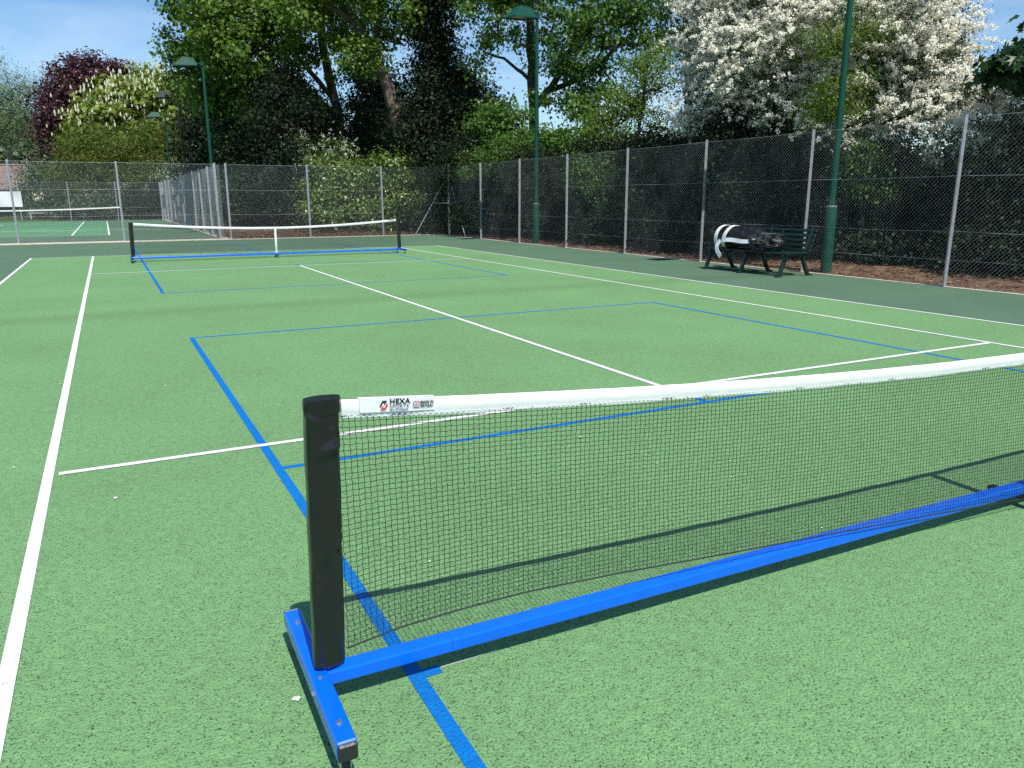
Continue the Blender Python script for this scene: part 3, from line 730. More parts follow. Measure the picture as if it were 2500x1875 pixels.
# strands of cord lying on the bundle
cd = MB(); rr = random.Random(9)
for i in range(46):
    t0 = rr.uniform(.9, 3.4); y0 = rr.uniform(-.15, .15); y1 = y0+rr.uniform(.25, .6); pts = []
    for q in range(9):
        u = q/8; y = y0+(y1-y0)*u; t = t0+rr.uniform(-.05, .05)+.5*math.sin(u*2+i)
        pts.append((7.56+.235*math.cos(t), y, max(.46, .575+.200*math.sin(t))))
    cd.tube(pts, .006, 5)
M['cord'] = simple('grey_cord', (.09, .09, .095), .5)
cd.build('cord', M['cord'], fn_)
def ribbon(pts, nrms, wdt, name='headband', wdir=None):
    mb = MB(); n = len(pts)
    for i in range(n-1):
        pass
    vs = []
    for i, p in enumerate(pts):
        p = Vector(p); nn_ = Vector(nrms[i]).normalized()
        d_ = (Vector(pts[min(i+1, n-1)])-Vector(pts[max(i-1, 0)])).normalized(); a_ = d_.cross(nn_).normalized()*wdt/2
        for off in (-a_, a_):
            vs.append(p+off); vs.append(p+off+nn_*.010)
    fs_ = []
    for i in range(n-1):
        b = 4*i
        fs_ += [(b+1, b+3, b+7, b+5), (b, b+4, b+6, b+2), (b, b+1, b+5, b+4), (b+2, b+6, b+7, b+3)]
    mb.add(vs, fs_, False); return mb.build(name, M['tape'], fn_)
def around(yf, t0, t1, n=26, r1=.246, r2=.246, cz=.645):
    pts, nr = [], []
    for i in range(n):
        t = t0+(t1-t0)*i/(n-1); nr.append((math.cos(t), 0, math.sin(t)))
        pts.append((7.60+r1*math.cos(t), yf(i/(n-1)), max(.455, cz+r2*math.sin(t))))
    return pts, nr
p_, n_ = around(lambda u: 1.36-.05*u, R(255), R(60)); ribbon(p_, n_, .085)
p_, n_ = around(lambda u: 1.17-.12*math.sin(u*2), R(225), R(55)); ribbon(p_, n_, .09)
ribbon([(7.332-.008*math.sin(i*.9), 1.12-.90*i/14, .605+.012*math.sin(i*.5)+.02*i/14) for i in range(15)], [(-1, 0, .3)]*15, .082)
ribbon([(7.35, 1.18, .60), (7.335, 1.22, .55), (7.315, 1.25, .49), (7.305, 1.24, .43), (7.30, 1.20, .37), (7.305, 1.15, .32), (7.31, 1.11, .275)], [(-1, 0, .1)]*7, .09)
mb = MB(); mb.grid(lambda u, v: (7.335+.03*math.sin(v*9)+.012*math.sin(u*14+v*5), .80+.36*u, .46-.10*v*(math.sin(math.pi*u)**.5 if 0 < u < 1 else 0)), 30, 10); mb.grid(lambda u, v: (7.365+.02*math.sin(v*9), 1.16-.36*u, .46-.10*v*(math.sin(math.pi*u)**.5 if 0 < u < 1 else 0)), 30, 10); mb.build('hanging_netting', M['net_pile'], fn_)

# ------------------------------------------------------------------ foliage
SHAPES = {
 'oval': (np.array([[0, 0, 0], [.30, .45, .08], [0, 1, -.05], [-.30, .45, .08]]), [(0, 1, 2), (0, 2, 3)]),
 'lobed': (np.array([[0, 0, 0], [.50, .25, .05], [.22, .48, .05], [.42, .80, -.04], [.10, .70, .0], [0, 1.1, -.10], [-.10, .70, .0], [-.42, .80, -.04], [-.22, .48, .05], [-.50, .25, .05]]), [(0, 1, 2), (0, 2, 3, 4), (0, 4, 5, 6), (0, 6, 7, 8), (0, 8, 9)]),
 'flake': (np.array([[-.5, -.35, 0], [.4, -.5, .1], [.55, .4, 0], [-.35, .5, .1]]), [(0, 1, 2, 3)]),
 'slim': (np.array([[0, 0, 0], [.13, .4, .03], [0, 1, -.08], [-.13, .4, .03]]), [(0, 1, 2), (0, 2, 3)]),
 'palm': (np.array([[0, 0, 0], [.55, .05, -.1], [.42, .30, 0], [.55, .62, -.12], [.20, .50, 0], [0, 1.0, -.15], [-.20, .50, 0], [-.55, .62, -.12], [-.42, .30, 0], [-.55, .05, -.1]]), [(0, 1, 2), (0, 2, 3, 4), (0, 4, 5, 6), (0, 6, 7, 8), (0, 8, 9)]),
}
def leaves_mesh(name, C, nrm, size, shape, tip_down=.5):
    T, fcs = SHAPES[shape]; n = len(C)
    nrm = nrm/np.maximum(np.linalg.norm(nrm, axis=1, keepdims=True), 1e-6)
    d = rng.normal(size=(n, 3)); d[:, 2] -= tip_down
    d -= (d*nrm).sum(1, keepdims=True)*nrm; d /= np.maximum(np.linalg.norm(d, axis=1, keepdims=True), 1e-6)
    s = np.cross(d, nrm)
    V = C[:, None, :] + size[:, None, None]*(T[None, :, 0, None]*s[:, None, :] + T[None, :, 1, None]*d[:, None, :] + T[None, :, 2, None]*nrm[:, None, :])
    k_ = len(T); flat = np.concatenate([np.array(f) for f in fcs]); lt = np.array([len(f) for f in fcs])
    Fl = (np.arange(n)[:, None]*k_ + flat[None]).ravel(); Lt = np.tile(lt, n)
    return np_mesh(name, V.reshape(-1, 3), Fl, Lt)
def lobe_points(lobes, n, shell=.42):
    """lobes: (x, y, rx_px, ry_px, D, depth_m[, weight]) ; returns clump centres and outward vectors"""
    wts = np.array([(l[6] if len(l) > 6 else 1)*(l[2]*l[3]) for l in lobes], float); wts /= wts.sum()
    ids = rng.choice(len(lobes), n, p=wts); C = np.zeros((n, 3)); O = np.zeros((n, 3))
    for i, l in enumerate(lobes):
        idx = np.where(ids == i)[0]
        if not len(idx): continue
        c = P(l[0], l[1], l[4]); f = c-CAM; f[2] = 0; f /= np.linalg.norm(f); r_ = np.array([f[1], -f[0], 0])
        k_ = l[4]/F*1.02
        u = rng.normal(size=(len(idx), 3)); u /= np.linalg.norm(u, axis=1, keepdims=True)
        rad = rng.random(len(idx))**shell
        a = u*rad[:, None]
        off = a[:, :1]*r_*l[2]*k_ + a[:, 1:2]*f*l[5] + a[:, 2:3]*np.array([0, 0, 1.0])*l[3]*k_
        C[idx] = c+off; O[idx] = u[:, :1]*r_ + u[:, 1:2]*f + u[:, 2:3]*np.array([0, 0, 1.0])
    return C, O
def skeleton(name, chains, targets, tipr=.012, trunk_r=(.3, .15), wiggle=.12, sides=6, mat=None, parent=None, minz=None, step=.7):
    pos = []; par = []; fixed = []
    for ci, (ch, r0, r1) in enumerate(chains):
        prev = -1
        if ci > 0:
            dd = [np.linalg.norm(np.array(q)-ch[0]) for q in pos]; prev = int(np.argmin(dd))
        tot = len(ch)-1; sub = 5
        for i in range(tot):
            for j in range(sub):
                t = j/sub; p = np.array(ch[i])*(1-t)+np.array(ch[i+1])*t
                pos.append(p+rng.normal(size=3)*.02); par.append(prev); fixed.append(r0+(r1-r0)*((i+t)/tot)); prev = len(pos)-1
        pos.append(np.array(ch[-1])); par.append(prev); fixed.append(r1)
    nfix = len(pos)
    axis = np.array(pos[:nfix])
    tg = np.array(targets)
    dmin = np.array([np.min(np.linalg.norm(axis-t, axis=1)) for t in tg]) if len(tg) else []
    arr = np.array(pos)
    newp = list(pos)
    for ti in np.argsort(dmin):
        t = tg[ti]; A = np.array(newp)
        dv = t-A; dist = np.linalg.norm(dv, axis=1); cost = dist + .9*np.maximum(0, -dv[:, 2]+.15*dist)
        cost[:max(3, nfix//12)] += 3
        b = int(np.argmin(cost)); p0_ = A[b]; l = dist[b]; ns = max(1, int(l/step))
        prev = b
        for q in range(1, ns+1):
            u = q/ns; p = p0_+(t-p0_)*u
            p = p+np.array([0, 0, 1])*math.sin(math.pi*u)*l*.08 + (rng.normal(size=3)*wiggle*min(1, l*.4) if q < ns else 0)
            newp.append(p); par.append(prev); fixed.append(0); prev = len(newp)-1
    n = len(newp); area = np.zeros(n); nchild = np.zeros(n, int)
    for i in range(n-1, -1, -1):
        if nchild[i] == 0: area[i] = tipr**2.2
        if par[i] >= 0: area[par[i]] += area[i]; nchild[par[i]] += 1
    rad = area**(1/2.2)
    for i in range(n):
        if i < nfix: rad[i] = fixed[i]
        elif par[i] >= 0: rad[i] = min(rad[i], rad[par[i]]*.85)
    Pn = np.array(newp); seg = [i for i in range(n) if par[i] >= 0]
    A = Pn[[par[i] for i in seg]]; B = Pn[seg]; ra = rad[[par[i] for i in seg]]; rb = rad[seg]
    br = np.array([s >= nfix and par[s] < nfix for s in seg]); ra = np.where(br, np.minimum(ra, rb*1.25), ra)
    d = B-A; ln = np.maximum(np.linalg.norm(d, axis=1, keepdims=True), 1e-5); d /= ln
    B = B + d*np.minimum(rb[:, None]*.3, .03)
    ref = np.where(np.abs(d[:, 2:3]) < .9, np.array([[0, 0, 1.0]]), np.array([[1.0, 0, 0]]))
    a = np.cross(d, ref); a /= np.linalg.norm(a, axis=1, keepdims=True); b_ = np.cross(a, d)
    V = np.zeros((len(seg), 2, sides, 3))
    for k_ in range(sides):
        t = 2*math.pi*k_/sides; o = a*math.cos(t)+b_*math.sin(t)
        V[:, 0, k_] = A+o*ra[:, None]; V[:, 1, k_] = B+o*rb[:, None]
    base = np.arange(len(seg))[:, None]*2*sides; q = np.arange(sides)[None]; q2 = (q+1) % sides
    F_ = np.stack([base+q, base+sides+q, base+sides+q2, base+q2], -1).reshape(-1, 4)
    off = origin_of(parent)
    me = np_mesh(name, V.reshape(-1, 3)-np.array(off), F_.ravel(), np.full(len(F_), 4), smooth=True)
    return link_mesh(name, me, mat, parent)

def tree(name, label, cat, chains_px, lobes, n_cl, per, clr, lsize, shape, lmat, bmat, group=None, flat=.6, upb=.9, outb=.6, tip=.012, crown_name='crown', shell=.42, jitter=.45, trunk=True, wiggle=.12):
    chains = [([P(*q) for q in c], r0, r1) for c, r0, r1 in chains_px]
    # foot of the trunk goes to the ground
    base = chains[0][0][0].copy(); base[2] = -.05
    chains[0] = ([base]+chains[0][0], chains[0][1], chains[0][2])
    root = empty(name, base, label, cat, group)
    C, O = lobe_points(lobes, n_cl, shell)
    ok = C[:, 2] > .25; C, O = C[ok], O[ok]
    if trunk: skeleton('trunk', chains, C, tipr=tip, mat=bmat, parent=root, wiggle=wiggle)
    m_ = len(C); nl = rng.poisson(per, m_)
    ci = np.repeat(np.arange(m_), nl); scl = rng.uniform(.6, 1.35, m_)[ci]
    off = np.clip(rng.normal(size=(len(ci), 3)), -1.9, 1.9)*clr*scl[:, None]*np.array([1, 1, flat]); 
    Lc = C[ci]+off; Lc[:, 2] = np.maximum(Lc[:, 2], .05)
    nr = rng.normal(size=(len(ci), 3)) + upb*np.array([0, 0, 1]) + outb*O[ci] + .8*off/np.maximum(np.linalg.norm(off, axis=1, keepdims=True), 1e-5)
    sz = lsize*rng.uniform(1-jitter, 1+jitter, len(ci))
    o0 = np.array(base)
    me = leaves_mesh(crown_name, Lc-o0, nr, sz, shape)
    link_mesh(crown_name, me, lmat, root)
    return root, C, O

def bush(name, label, cat, lobes, n_cl, per, clr, lsize, shape, lmat, stem_px, stem_r=.05, group=None, shell=.25, bmat=None, **kw):
    return tree(name, label, cat, [([stem_px], stem_r, stem_r*.5)] if False else [([stem_px, (stem_px[0], stem_px[1]-30, stem_px[2])], stem_r, stem_r*.6)], lobes, n_cl, per, clr, lsize, shape, lmat, bmat or M['bark_dark'], group=group, shell=shell, crown_name='foliage', tip=.008, **kw)

# --- big sycamore, left of the leaning trunk
tree('sycamore_tree', 'large broad-leaved tree with bright green leaves left of the leaning trunk', 'tree',
     [([(835, 520, 40.5), (828, 300, 40.5), (790, 120, 40.5), (770, -60, 40.5), (760, -200, 40.5)], .30, .14),
      ([(826, 290, 40.5), (760, 228, 40), (695, 190, 39.5), (640, 140, 39), (570, 90, 38.5), (500, 40, 37.5)], .19, .05),
      ([(812, 240, 40.5), (720, 130, 40), (650, 20, 39.5), (600, -60, 39.5)], .13, .05)],
     [(520, 20, 115, 130, 37.5, 2.4), (475, 120, 65, 110, 38.5, 2.2), (610, 90, 120, 110, 37, 2.2), (700, 10, 170, 110, 38.5, 2.5), (840, 90, 110, 90, 39.5, 2), (590, -120, 190, 110, 39.5, 3), (470, 200, 60, 60, 39.5, 1.5), (790, -90, 150, 90, 39.5, 3), (540, 220, 85, 60, 39, 1.5, .8), (640, 190, 80, 50, 38, 1.5, .6), (690, 305, 55, 30, 37.5, .8, .8), (750, 270, 70, 45, 38, 1, .8), (620, 270, 60, 50, 37.3, 1.0, .8)],
     490, 112, .35, .145, 'lobed', M['sycamore'], M['bark'])
# --- leaning pale trunk
tree('leaning_tree', 'tree with a thick pale leaning trunk in front of dark ivy', 'tree',
     [([(988, 470, 35.2), (975, 330, 35.2), (952, 230, 35.2), (922, 150, 35.2), (872, 60, 35.2), (825, -10, 35.2), (780, -100, 35.2)], .34, .17),
      ([(924, 155, 35.2), (918, 60, 35.2), (905, -40, 35.2), (900, -150, 35.2)], .16, .08),
      ([(872, 60, 35.2), (800, 10, 34.7), (720, -50, 34.2)], .15, .06)],
     [(860, -80, 160, 90, 35.2, 2.5), (960, 20, 75, 70, 34.7, 1.8), (740, 30, 80, 60, 34.7, 1.5), (1000, -60, 110, 70, 35.2, 2), (880, 150, 55, 40, 34.2, .8, .8)],
     210, 100, .34, .138, 'lobed', M['sycamore'], M['bark'])
# --- ivy clad
tree('ivy_clad_tree', 'dark ivy-covered tree standing right of the leaning trunk', 'tree',
     [([(1075, 500, 35.7), (1078, 300, 35.7), (1068, 100, 35.7), (1055, -120, 35.7)], .30, .15)],
     [(1060, 30, 62, 120, 35.2, 1.0), (1060, 170, 60, 110, 35.2, 1.0), (1080, 300, 95, 90, 34.7, 1.3), (1110, 390, 100, 70, 34.2, 1.5), (1120, 240, 60, 60, 35, 1.0, .8), (1040, -100, 90, 80, 35.2, 1.2), (1010, 330, 60, 60, 34.7, 1.0)],
     560, 84, .33, .13, 'oval', M['ivy'], M['bark_dark'], shell=.4)
# --- maple behind lamp
tree('maple_tree', 'open-crowned maple with sky showing through behind the floodlight post', 'tree',
     [([(1302, 520, 33), (1304, 300, 33), (1296, 120, 33), (1290, -20, 33), (1280, -140, 33)], .25, .13),
      ([(1304, 262, 33), (1345, 215, 32.8), (1400, 110, 32.5), (1440, 20, 32.3), (1470, -60, 32)], .17, .05),
      ([(1340, 222, 33), (1430, 190, 32.8), (1510, 110, 32.5), (1570, 60, 32.5)], .12, .04),
      ([(1300, 200, 33), (1240, 150, 33), (1190, 130, 33)], .09, .03)],
     [(1215, 40, 85, 80, 32.5, 2, .8), (1190, 190, 50, 55, 32.5, 1.3, .6), (1225, 310, 85, 60, 31.6, 1.2, 1.5), (1400, 100, 110, 90, 32, 2, .8), (1500, 30, 110, 80, 32, 2, .9), (1390, 250, 90, 70, 31.5, 1.6, .8), (1460, 350, 100, 50, 30.5, 1.4, 1.3), (1330, -70, 210, 70, 33, 2.4, 1), (1180, -60, 110, 70, 34, 2, 1.1), (1150, 130, 30, 30, 33, 1, .5), (1620, 60, 70, 90, 32, 1.5, .7), (1450, 190, 110, 80, 31.8, 1.5, .6), (1330, 360, 80, 40, 31, 1.2, 1.3)],
     540, 84, .30, .12, 'lobed', M['maple'], M['bark_dark'], wiggle=.2)
tree('young_tree', 'slender yellow-green tree left of the white blossom', 'tree',
     [([(1560, 500, 26), (1555, 350, 26), (1575, 200, 26), (1590, 90, 26)], .09, .03)],
     [(1585, 165, 62, 70, 26, 1.0), (1540, 250, 75, 45, 26, 1.0), (1480, 300, 60, 35, 26, .8), (1600, 300, 60, 45, 26, .8, .6)],
     150, 60, .26, .075, 'oval', M['yellowleaf'], M['bark_dark'])
# --- hawthorn
hroot, HC, HO = tree('hawthorn_tree', 'large hawthorn smothered in white blossom behind the right fence', 'tree',
     [([(1960, 500, 21), (1955, 380, 21), (1940, 250, 21), (1950, 100, 21)], .20, .10),
      ([(1955, 360, 21), (1820, 240, 22), (1730, 120, 22.5)], .11, .04), ([(1955, 340, 21), (2080, 250, 19.5), (2200, 200, 18.7), (2330, 215, 18), (2440, 268, 17.5), (2500, 290, 17.2)], .10, .02)],
     [(1790, 40, 115, 110, 22.5, 1.9), (1900, 0, 160, 110, 21.5, 2.2), (1770, 180, 85, 90, 22.3, 1.5), (1840, 170, 140, 100, 21, 1.8), (1990, 130, 150, 120, 19.8, 1.8), (2100, 200, 120, 90, 19, 1.5), (2170, 60, 120, 90, 19, 1.8), (2235, 90, 75, 60, 18.6, 1.0), (1830, 280, 130, 50, 21, 1.0), (2200, 230, 90, 60, 18.2, 1.0), (2080, 320, 120, 30, 18, .6, 1.1), (2050, -60, 220, 60, 20.5, 2), (2380, 235, 70, 16, 17.6, .3, 2.5), (2440, 300, 60, 30, 17.4, .5, 1.3), (2280, 300, 90, 40, 17.8, .8), (1750, 265, 80, 50, 22.3, 1.2), (1960, 290, 100, 40, 19.5, 1), (2250, 170, 90, 50, 18.4, 1), (2305, 130, 25, 50, 18.2, .3, .8)],
     1020, 85, .23, .055, 'oval', M['hawleaf'], M['bark_dark'], tip=.008, shell=.30)
# blossom sprays: arching twigs whose upper side is covered in flower clusters
ho = np.array(hroot.location)
sel = (HC[:, 2] > 2.6) & ((HO[:, 2] > -.2) | (rng.random(len(HC)) < .2))
BC, BO = HC[sel], HO[sel]
keep = rng.random(len(BC)) < .93; BC, BO = BC[keep], BO[keep]
pts_b = []
for c, o_ in zip(BC, BO):
    for q in range(rng.integers(6, 10)):
        dr = o_*.9 + rng.normal(size=3)*.6; dr[2] += .15; dr /= np.linalg.norm(dr); ln_ = rng.uniform(.25, .75)
        st = c + rng.normal(size=3)*np.array([.2, .2, .12])
        k_ = int(ln_*19)+2; t = rng.random(k_)
        p = st + dr*ln_*t[:, None]; p[:, 2] += .05 - .32*(t**2)*ln_ + rng.normal(size=k_)*.018; p[:, :2] += rng.normal(size=(k_, 2))*.030
        pts_b.append(p)
pts_b = np.concatenate(pts_b)
sub = 4
sub = 11
pb = np.repeat(pts_b, sub, 0) + np.clip(rng.normal(size=(len(pts_b)*sub, 3)), -2, 2)*.019*np.repeat(rng.uniform(.6, 1.6, len(pts_b)), sub)[:, None]
nb = rng.normal(size=(len(pb), 3))*.45 + np.array([-.1, -.6, .7])
me = leaves_mesh('blossom', pb-ho, nb, rng.uniform(.014, .036, len(pb)), 'flake'); link_mesh('blossom', me, M['blossom'], hroot)
lf = pts_b[rng.random(len(pts_b)) < .5] + rng.normal(size=(1, 3))*.01; lf = lf - np.array([0, 0, .05]); lf = lf + rng.normal(size=lf.shape)*.03
me = leaves_mesh('twig_leaves', lf-ho, rng.normal(size=lf.shape)+np.array([0, 0, 1]), rng.uniform(.03, .06, len(lf)), 'oval'); link_mesh('twig_leaves', me, M['hawleaf'], hroot)
# ivy / green growth through the hawthorn
tree('climbing_shrub', 'olive green growth pushing through the middle of the white hawthorn', 'shrub',
     [([(2060, 480, 18.5), (2070, 320, 18.3), (2110, 150, 18)], .06, .03)],
     [(2130, 90, 60, 60, 17.6, .6), (2030, 105, 60, 40, 17.3, .5), (2060, 240, 60, 60, 17.0, .6), (2000, 260, 40, 40, 17.2, .5)],
     110, 60, .2, .05, 'oval', M['yellowleaf'], M['bark_dark'])
# --- near maple on the far right (mostly outside the picture)
tree('overhanging_maple', 'dark maple branch hanging into the right edge against the sky', 'tree',
     [([(2900, 600, 19), (2850, 300, 19), (2800, 50, 19), (2780, -200, 19)], .2, .1), ([(2830, 200, 19), (2680, 140, 17.6), (2560, 150, 16.8), (2470, 160, 16.4)], .07, .012)],
     [(2545, 140, 44, 38, 16.5, .35, 3), (2500, 178, 34, 20, 16.5, .25, 3), (2450, 165, 22, 10, 16.4, .15, 5), (2660, 120, 80, 100, 17, .8), (2900, -50, 170, 180, 19, 2, .8)],
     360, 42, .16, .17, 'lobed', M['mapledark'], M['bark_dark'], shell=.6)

# --- understorey behind the right fence
sh = [
 ('dark undergrowth at the fence corner right of the braced post', [(1150, 450, 90, 110, 32, 1.4), (1200, 520, 90, 60, 30.5, 1.0)], (1160, 520, 32)),
 ('dark shrub behind the fence at the foot of the far floodlight', [(1320, 470, 110, 110, 28.5, 1.3), (1370, 540, 90, 50, 27, 1.0)], (1330, 530, 28.5)),
 ('dark shrub behind the third and fourth right fence posts', [(1470, 460, 110, 120, 25.5, 1.4), (1500, 560, 90, 50, 24, .9)], (1470, 540, 25.5)),
 ('dark shrub behind the fence to the left of the bench', [(1630, 470, 120, 140, 23, 1.5), (1650, 570, 100, 50, 21.5, .9)], (1640, 560, 23)),
 ('dark shrub under the hawthorn directly behind the bench', [(1830, 440, 140, 160, 20.5, 1.5), (1850, 590, 120, 50, 19.5, .9)], (1840, 580, 20.5)),
 ('dark shrub beneath the hawthorn right of the thick lamp post', [(2080, 480, 140, 140, 19, 1.4), (2150, 610, 130, 50, 18, .9)], (2090, 600, 19)),
]
for lb, lo, st in sh:
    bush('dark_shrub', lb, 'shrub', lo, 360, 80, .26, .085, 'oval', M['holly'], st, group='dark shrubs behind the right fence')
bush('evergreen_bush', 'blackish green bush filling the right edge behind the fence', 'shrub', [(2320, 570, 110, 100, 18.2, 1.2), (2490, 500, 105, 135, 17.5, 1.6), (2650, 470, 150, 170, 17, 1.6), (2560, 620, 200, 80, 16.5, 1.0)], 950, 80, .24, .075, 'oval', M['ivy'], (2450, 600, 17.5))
bush('green_shrub', 'mid green leafy shrub behind fence right of the thick lamp post', 'shrub', [(2120, 450, 60, 60, 17.6, .5), (2090, 380, 50, 40, 17.6, .5)], 60, 50, .18, .06, 'oval', M['maple'], (2110, 520, 17.6))
bush('green_shrub', 'small leafy shrub behind the fence left of the fourth post', 'shrub', [(1500, 490, 25, 20, 23.2, .3), (1450, 430, 70, 50, 24, .6)], 45, 45, .2, .07, 'oval', M['maple'], (1490, 540, 23.6))
bush('green_shrub', 'green shrub hanging over the fence between the corner and the far floodlight', 'shrub', [(1230, 380, 60, 45, 29.5, .6), (1160, 400, 40, 40, 30.5, .6)], 70, 60, .22, .085, 'oval', M['maple'], (1210, 520, 29.8))
bush('green_shrub', 'sparse lighter shrub behind the fence just left of the bench', 'shrub', [(1640, 400, 70, 60, 23, .5), (1700, 470, 40, 60, 22, .4)], 60, 34, .22, .06, 'oval', M['hawleaf'], (1660, 560, 22.6))
bush('green_shrub', 'trailing hawthorn growth behind the fence above the bench', 'shrub', [(1830, 370, 90, 50, 20.3, .4), (1880, 440, 70, 60, 20, .4)], 80, 34, .22, .055, 'oval', M['hawleaf'], (1860, 560, 20.2))
# canopy further back on the right
tree('background_tree', 'dark tree standing behind the maple and hawthorn on the right', 'tree', [([(1680, 480, 31), (1680, 200, 31), (1670, 0, 31)], .25, .1)],
     [(1620, 380, 170, 60, 30, 2), (1850, 370, 220, 90, 28, 2), (2080, 430, 200, 80, 27, 2), (1700, 120, 80, 120, 31, 2, .4)], 420, 70, .5, .14, 'oval', M['holly'], M['bark_dark'])
bush('gap_cover_hedge', 'long dark hedge added far behind the right fence to cover sunlit ground in the gaps', 'hedge', [(1150, 440, 110, 80, 42, 1.5), (1330, 440, 110, 80, 39, 1.5), (1500, 440, 110, 80, 36, 1.5), (1680, 440, 120, 90, 33, 1.5), (1870, 450, 130, 90, 31, 1.5), (2060, 470, 130, 80, 29, 1.5), (2260, 470, 140, 90, 28, 1.5), (2470, 450, 150, 110, 27, 1.5)], 900, 70, .42, .17, 'oval', M['holly'], (1700, 520, 34))  # added hedge, hides sunlit ground showing between the shrubs
# --- behind the far fence
bush('laurel_bush', 'bright glossy laurel bush behind the far fence, right of the centre strap', 'shrub',
     [(830, 500, 110, 60, 33.8, 1.2), (800, 440, 70, 50, 34, 1.0), (900, 450, 90, 60, 33.6, 1.0), (950, 490, 60, 50, 33.4, .9), (880, 530, 90, 35, 33.2, .8), (960, 410, 50, 35, 33.6, .6)], 300, 46, .22, .13, 'oval', M['laurel'], (860, 540, 33.8), flat=.8)
for lb, lo, st in [
 ('dark evergreen mass behind the far fence at the left of the wood', [(600, 330, 75, 100, 39, 1.5), (610, 480, 70, 70, 37, 1.2)], (600, 520, 38)),
 ('dark evergreen behind the far fence between the tall post and the laurel', [(670, 340, 110, 90, 38.7, 1.8), (660, 480, 100, 70, 36.2, 1.4)], (670, 520, 37.2)),
 ('dark evergreen rising behind the laurel bush', [(850, 340, 120, 90, 38.2, 1.6), (830, 440, 120, 90, 36.7, 1.2)], (840, 520, 37.2)),
 ('dark evergreen behind the braced corner post', [(1020, 450, 100, 110, 35.2, 1.5), (1060, 520, 90, 50, 33.4, .8)], (1030, 520, 34.7))]:
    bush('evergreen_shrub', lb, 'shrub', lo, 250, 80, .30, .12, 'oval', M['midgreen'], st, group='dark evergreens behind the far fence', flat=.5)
rt_, RC, RO = bush('flowering_shrub', 'green shrub dotted with white flowers above the laurel', 'shrub', [(740, 360, 45, 30, 35, .6), (820, 370, 40, 30, 35, .6), (770, 400, 50, 25, 34.8, .5)], 70, 50, .2, .08, 'oval', M['maple'], (770, 500, 35))
pc = np.repeat(RC, 40, 0)+np.repeat(rng.normal(size=(len(RC)*5, 3))*.2, 8, 0)+rng.normal(size=(len(RC)*40, 3))*.035; o0 = np.array(rt_.location)
link_mesh('blossom', leaves_mesh('blossom', pc-o0, rng.normal(size=pc.shape)+np.array([0, -.4, .8]), rng.uniform(.025, .045, len(pc)), 'flake'), M['blossom'], rt_)
# dark hedge along the side fence of the next court
for i, (yy, lb) in enumerate([(24, 'nearest dark thicket beside the side fence left of the wood'), (31, 'second dark thicket along the side fence'), (39, 'third dark thicket along the side fence'), (48, 'farthest dark thicket along the side fence')]):
    c = np.array([2.6+.02*yy, yy+1, 1.6]); v = c-CAM; D = math.hypot(v[0], v[1])
    # direction back to picture coordinates for the lobe helper
    zc = v@fw; px = 1250+F*(v@rt)/zc; py = 937.5-F*(v@up)/zc
    k_ = F/D
    bush('side_thicket', lb, 'shrub', [(px, py-.3*k_, 1.5*k_, 1.7*k_, D, 3.0), (px+.5*k_, py-3.2*k_, 1.6*k_, 2.4*k_, D, 3.0)], 360, 62, .40, .13, 'oval', M['holly'], (px, py+.8*k_, D), group='dark thickets along the side fence')
# rank of evergreens added so the shaded gaps in the wood stay dark
for px_, D_, lb in [(545, 50, 'tall dark holly added to darken gaps at the left of the wood'), (700, 45, 'tall dark holly added to darken gaps behind the spreading limb'), (930, 44, 'tall dark holly added to darken gaps behind the leaning trunk'), (1130, 42, 'tall dark holly added to darken gaps behind the ivy-clad tree')]:
    tree('gap_shade_holly', lb, 'tree', [([(px_, 480, D_), (px_, 300, D_), (px_-5, 120, D_)], .2, .06)],
         [(px_, 400, 110, 90, D_, 2), (px_+10, 300, 100, 80, D_, 2), (px_-10, 210, 70, 60, D_, 1.8, .6)], 330, 80, .48, .18, 'oval', M['holly'], M['bark_dark'], group='dark hollies added to darken gaps in the wood')

# --- distance at the left
tree('copper_beech', 'dark purple copper beech against the sky at the left', 'tree', [([(160, 440, 82), (165, 350, 82), (220, 250, 82)], .6, .25)],
     [(235, 235, 92, 80, 82, 4), (250, 190, 60, 45, 82, 3), (180, 290, 65, 80, 82, 4), (150, 370, 42, 55, 82, 3), (290, 240, 60, 60, 83, 3), (150, 300, 35, 50, 81, 2)], 560, 66, .62, .30, 'oval', M['beech'], M['bark_dark'], flat=.45)
croot, CC, CO = tree('horse_chestnut', 'yellow-green horse chestnut covered in white flower candles', 'tree', [([(330, 440, 77), (330, 350, 77), (335, 280, 77)], .5, .25)],
     [(345, 240, 80, 55, 77, 3.4), (280, 290, 75, 50, 76, 3), (400, 270, 60, 70, 77, 3), (230, 320, 45, 35, 76, 2), (330, 320, 120, 50, 77, 3), (420, 220, 40, 30, 78, 2)], 520, 40, .55, .36, 'palm', M['chestnut'], M['bark_dark'])
o0 = np.array(croot.location); cm = MB(); cnt = 0
outs = CC[(CO[:, 1] < .35) & (CO[:, 2] > -.35)]
for c in outs:
    for q in range(4):
        b = c+rng.normal(size=3)*np.array([.7, .7, .45])+np.array([0, -.5, .35])
        hh = rng.uniform(.22, .38); r0 = hh*.26
        cm.tube([b, b+np.array([0, 0, hh*.4]), b+np.array([0, 0, hh])], [r0*.8, r0, .02], 5, cap=False)
co = cm.build('flower_candles', M['candle'], croot); co['kind'] = 'stuff'
bush('yew_hedge', 'long olive green yew hedge in front of the chestnut', 'hedge', [(230, 365, 70, 45, 70, 2), (330, 360, 90, 45, 69, 2), (420, 350, 60, 55, 68, 2), (260, 440, 110, 60, 69, 2), (390, 440, 100, 60, 68, 2)], 620, 70, .5, .20, 'slim', M['yew'], (320, 470, 69))
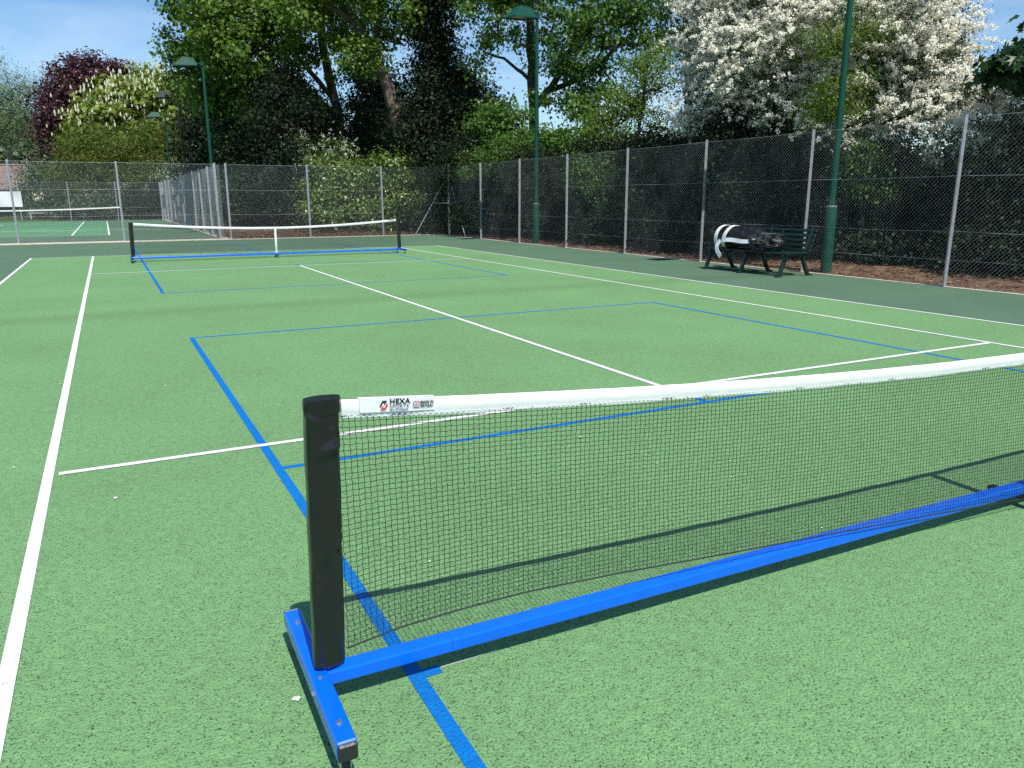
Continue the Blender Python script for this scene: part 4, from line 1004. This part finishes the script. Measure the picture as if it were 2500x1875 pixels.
bush('dark_hedge', 'low dark hedge behind the most distant fence', 'hedge', [(300, 500, 60, 50, 67, 1.2), (380, 500, 70, 50, 66, 1.2), (430, 490, 50, 60, 65, 1.2)], 260, 60, .45, .16, 'oval', M['holly'], (360, 520, 67))
bush('hedge', 'rough olive hedge beside the pavilion', 'hedge', [(110, 470, 50, 70, 73, 1.5), (190, 470, 60, 70, 71, 1.5), (230, 510, 60, 30, 65, 1)], 260, 60, .5, .2, 'oval', M['farwood'], (150, 520, 72))
tree('willow_tree', 'pale green feathery tree at the left edge', 'tree', [([(20, 440, 95), (25, 330, 95), (30, 230, 95)], .35, .12)],
     [(20, 260, 55, 75, 95, 3.5), (45, 320, 50, 60, 95, 3), (-30, 240, 60, 90, 95, 3), (60, 220, 25, 30, 95, 1.5, .6)], 330, 46, .75, .26, 'slim', M['willow'], M['bark_pale'], tip=.02)
tree('bare_pale_tree', 'thin pale tree half bare behind the copper beech', 'tree', [([(110, 440, 105), (120, 330, 105), (135, 240, 105)], .35, .12)],
     [(130, 220, 50, 50, 105, 3), (90, 270, 45, 60, 105, 3, .8), (165, 190, 30, 30, 105, 2, .8)], 230, 16, .8, .24, 'slim', M['willow'], M['bark_pale'], tip=.03)
fwst, _, _ = tree('distant_wood', 'hazy green woodland rising beyond the pavilion at the left', 'woodland', [([(60, 440, 150), (60, 400, 150)], .3, .2)],
     [(0, 390, 90, 60, 150, 8), (90, 350, 60, 50, 160, 8), (150, 400, 90, 50, 150, 8), (250, 400, 90, 40, 150, 8), (-80, 350, 90, 70, 160, 8), (60, 330, 60, 25, 165, 5)], 620, 50, 1.5, .55, 'flake', M['farwood'], M['bark_dark'], trunk=False)
for ch in fwst.children: ch['kind'] = 'stuff'
fwst['kind'] = 'stuff'

# ------------------------------------------------------------------ pavilion, banner, seat
pv = empty('pavilion', (-12, 72, 0), 'low pavilion with brown tiled roof at the left edge', 'building')
X1 = -8.9
mb = MB(); mb.box((-17.6, 74.5, 1.15), (15, 5, 2.3)); mb.build('wall', M['brick'], pv)
rf = MB(); e0, e1 = 2.35, 4.45
rf.add([(-27, 68.6, e0), (X1+.5, 68.6, e0), (X1+.5, 79.6, e0), (-27, 79.6, e0), (-26, 74.1, e1), (X1-.6, 74.1, e1)], [(0, 1, 5, 4), (1, 2, 5), (2, 3, 4, 5), (3, 0, 4), (0, 3, 2, 1)])
ro = rf.build('roof', M['tile'], pv)
r2 = MB(); r2.tube([(-26, 74.1, 4.5), (X1-.6, 74.1, 4.5)], .12, 8); r2.build('ridge', M['tile'], ro)
r2 = MB(); r2.tube([(X1-.6, 74.1, 4.5), (X1-.6, 74.1, 5.15)], .06, 8); r2.build('finial', M['whitewood'], ro)
fa = MB(); fa.box(((X1+.5-27)/2, 68.58, 2.28), (17.6, .04, .14)); fa.build('fascia', M['brick'], pv)
for x in (-9.2, -12.2, -15.2, -18.2):
    ps = MB(); ps.box((x, 69, 1.12), (.16, .16, 2.24)); ps.tube([(x, 69, 1.4), (x-.2, 69, 1.8), (x-.6, 69, 2.15)], .06, 6); ps.build('veranda_post', M['bark_dark'], pv)
ban = empty('banner', (-9.6, 52.4, 1.4), 'plain white banner tied to the distant fence at the left edge', 'banner')
bb = MB(); bb.grid(lambda u, v: (-11.4+2.75*u, 52.45+.05*math.sin(u*7+v*3), .98+1.02*v), 20, 8); bb.grid(lambda u, v: (-8.65-2.75*u, 52.462+.05*math.sin((1-u)*7+v*3), .98+1.02*v), 20, 8); bb.build('cloth', M['banner'], ban)
st = empty('white_bench', (-8.3, 60, 0), 'small white bench beyond the distant fence', 'bench')
s_ = MB(); s_.box((-8.0, 60, .45), (1.9, .35, .05)); s_.build('seat', M['whitewood'], st)
for x in (-8.8, -7.2):
    s_ = MB(); s_.box((x, 60, .2125), (.06, .3, .425)); s_.build('leg', M['whitewood'], st)
print('faces', sum(len(o.data.polygons) for o in scn.objects if o.type == 'MESH'))
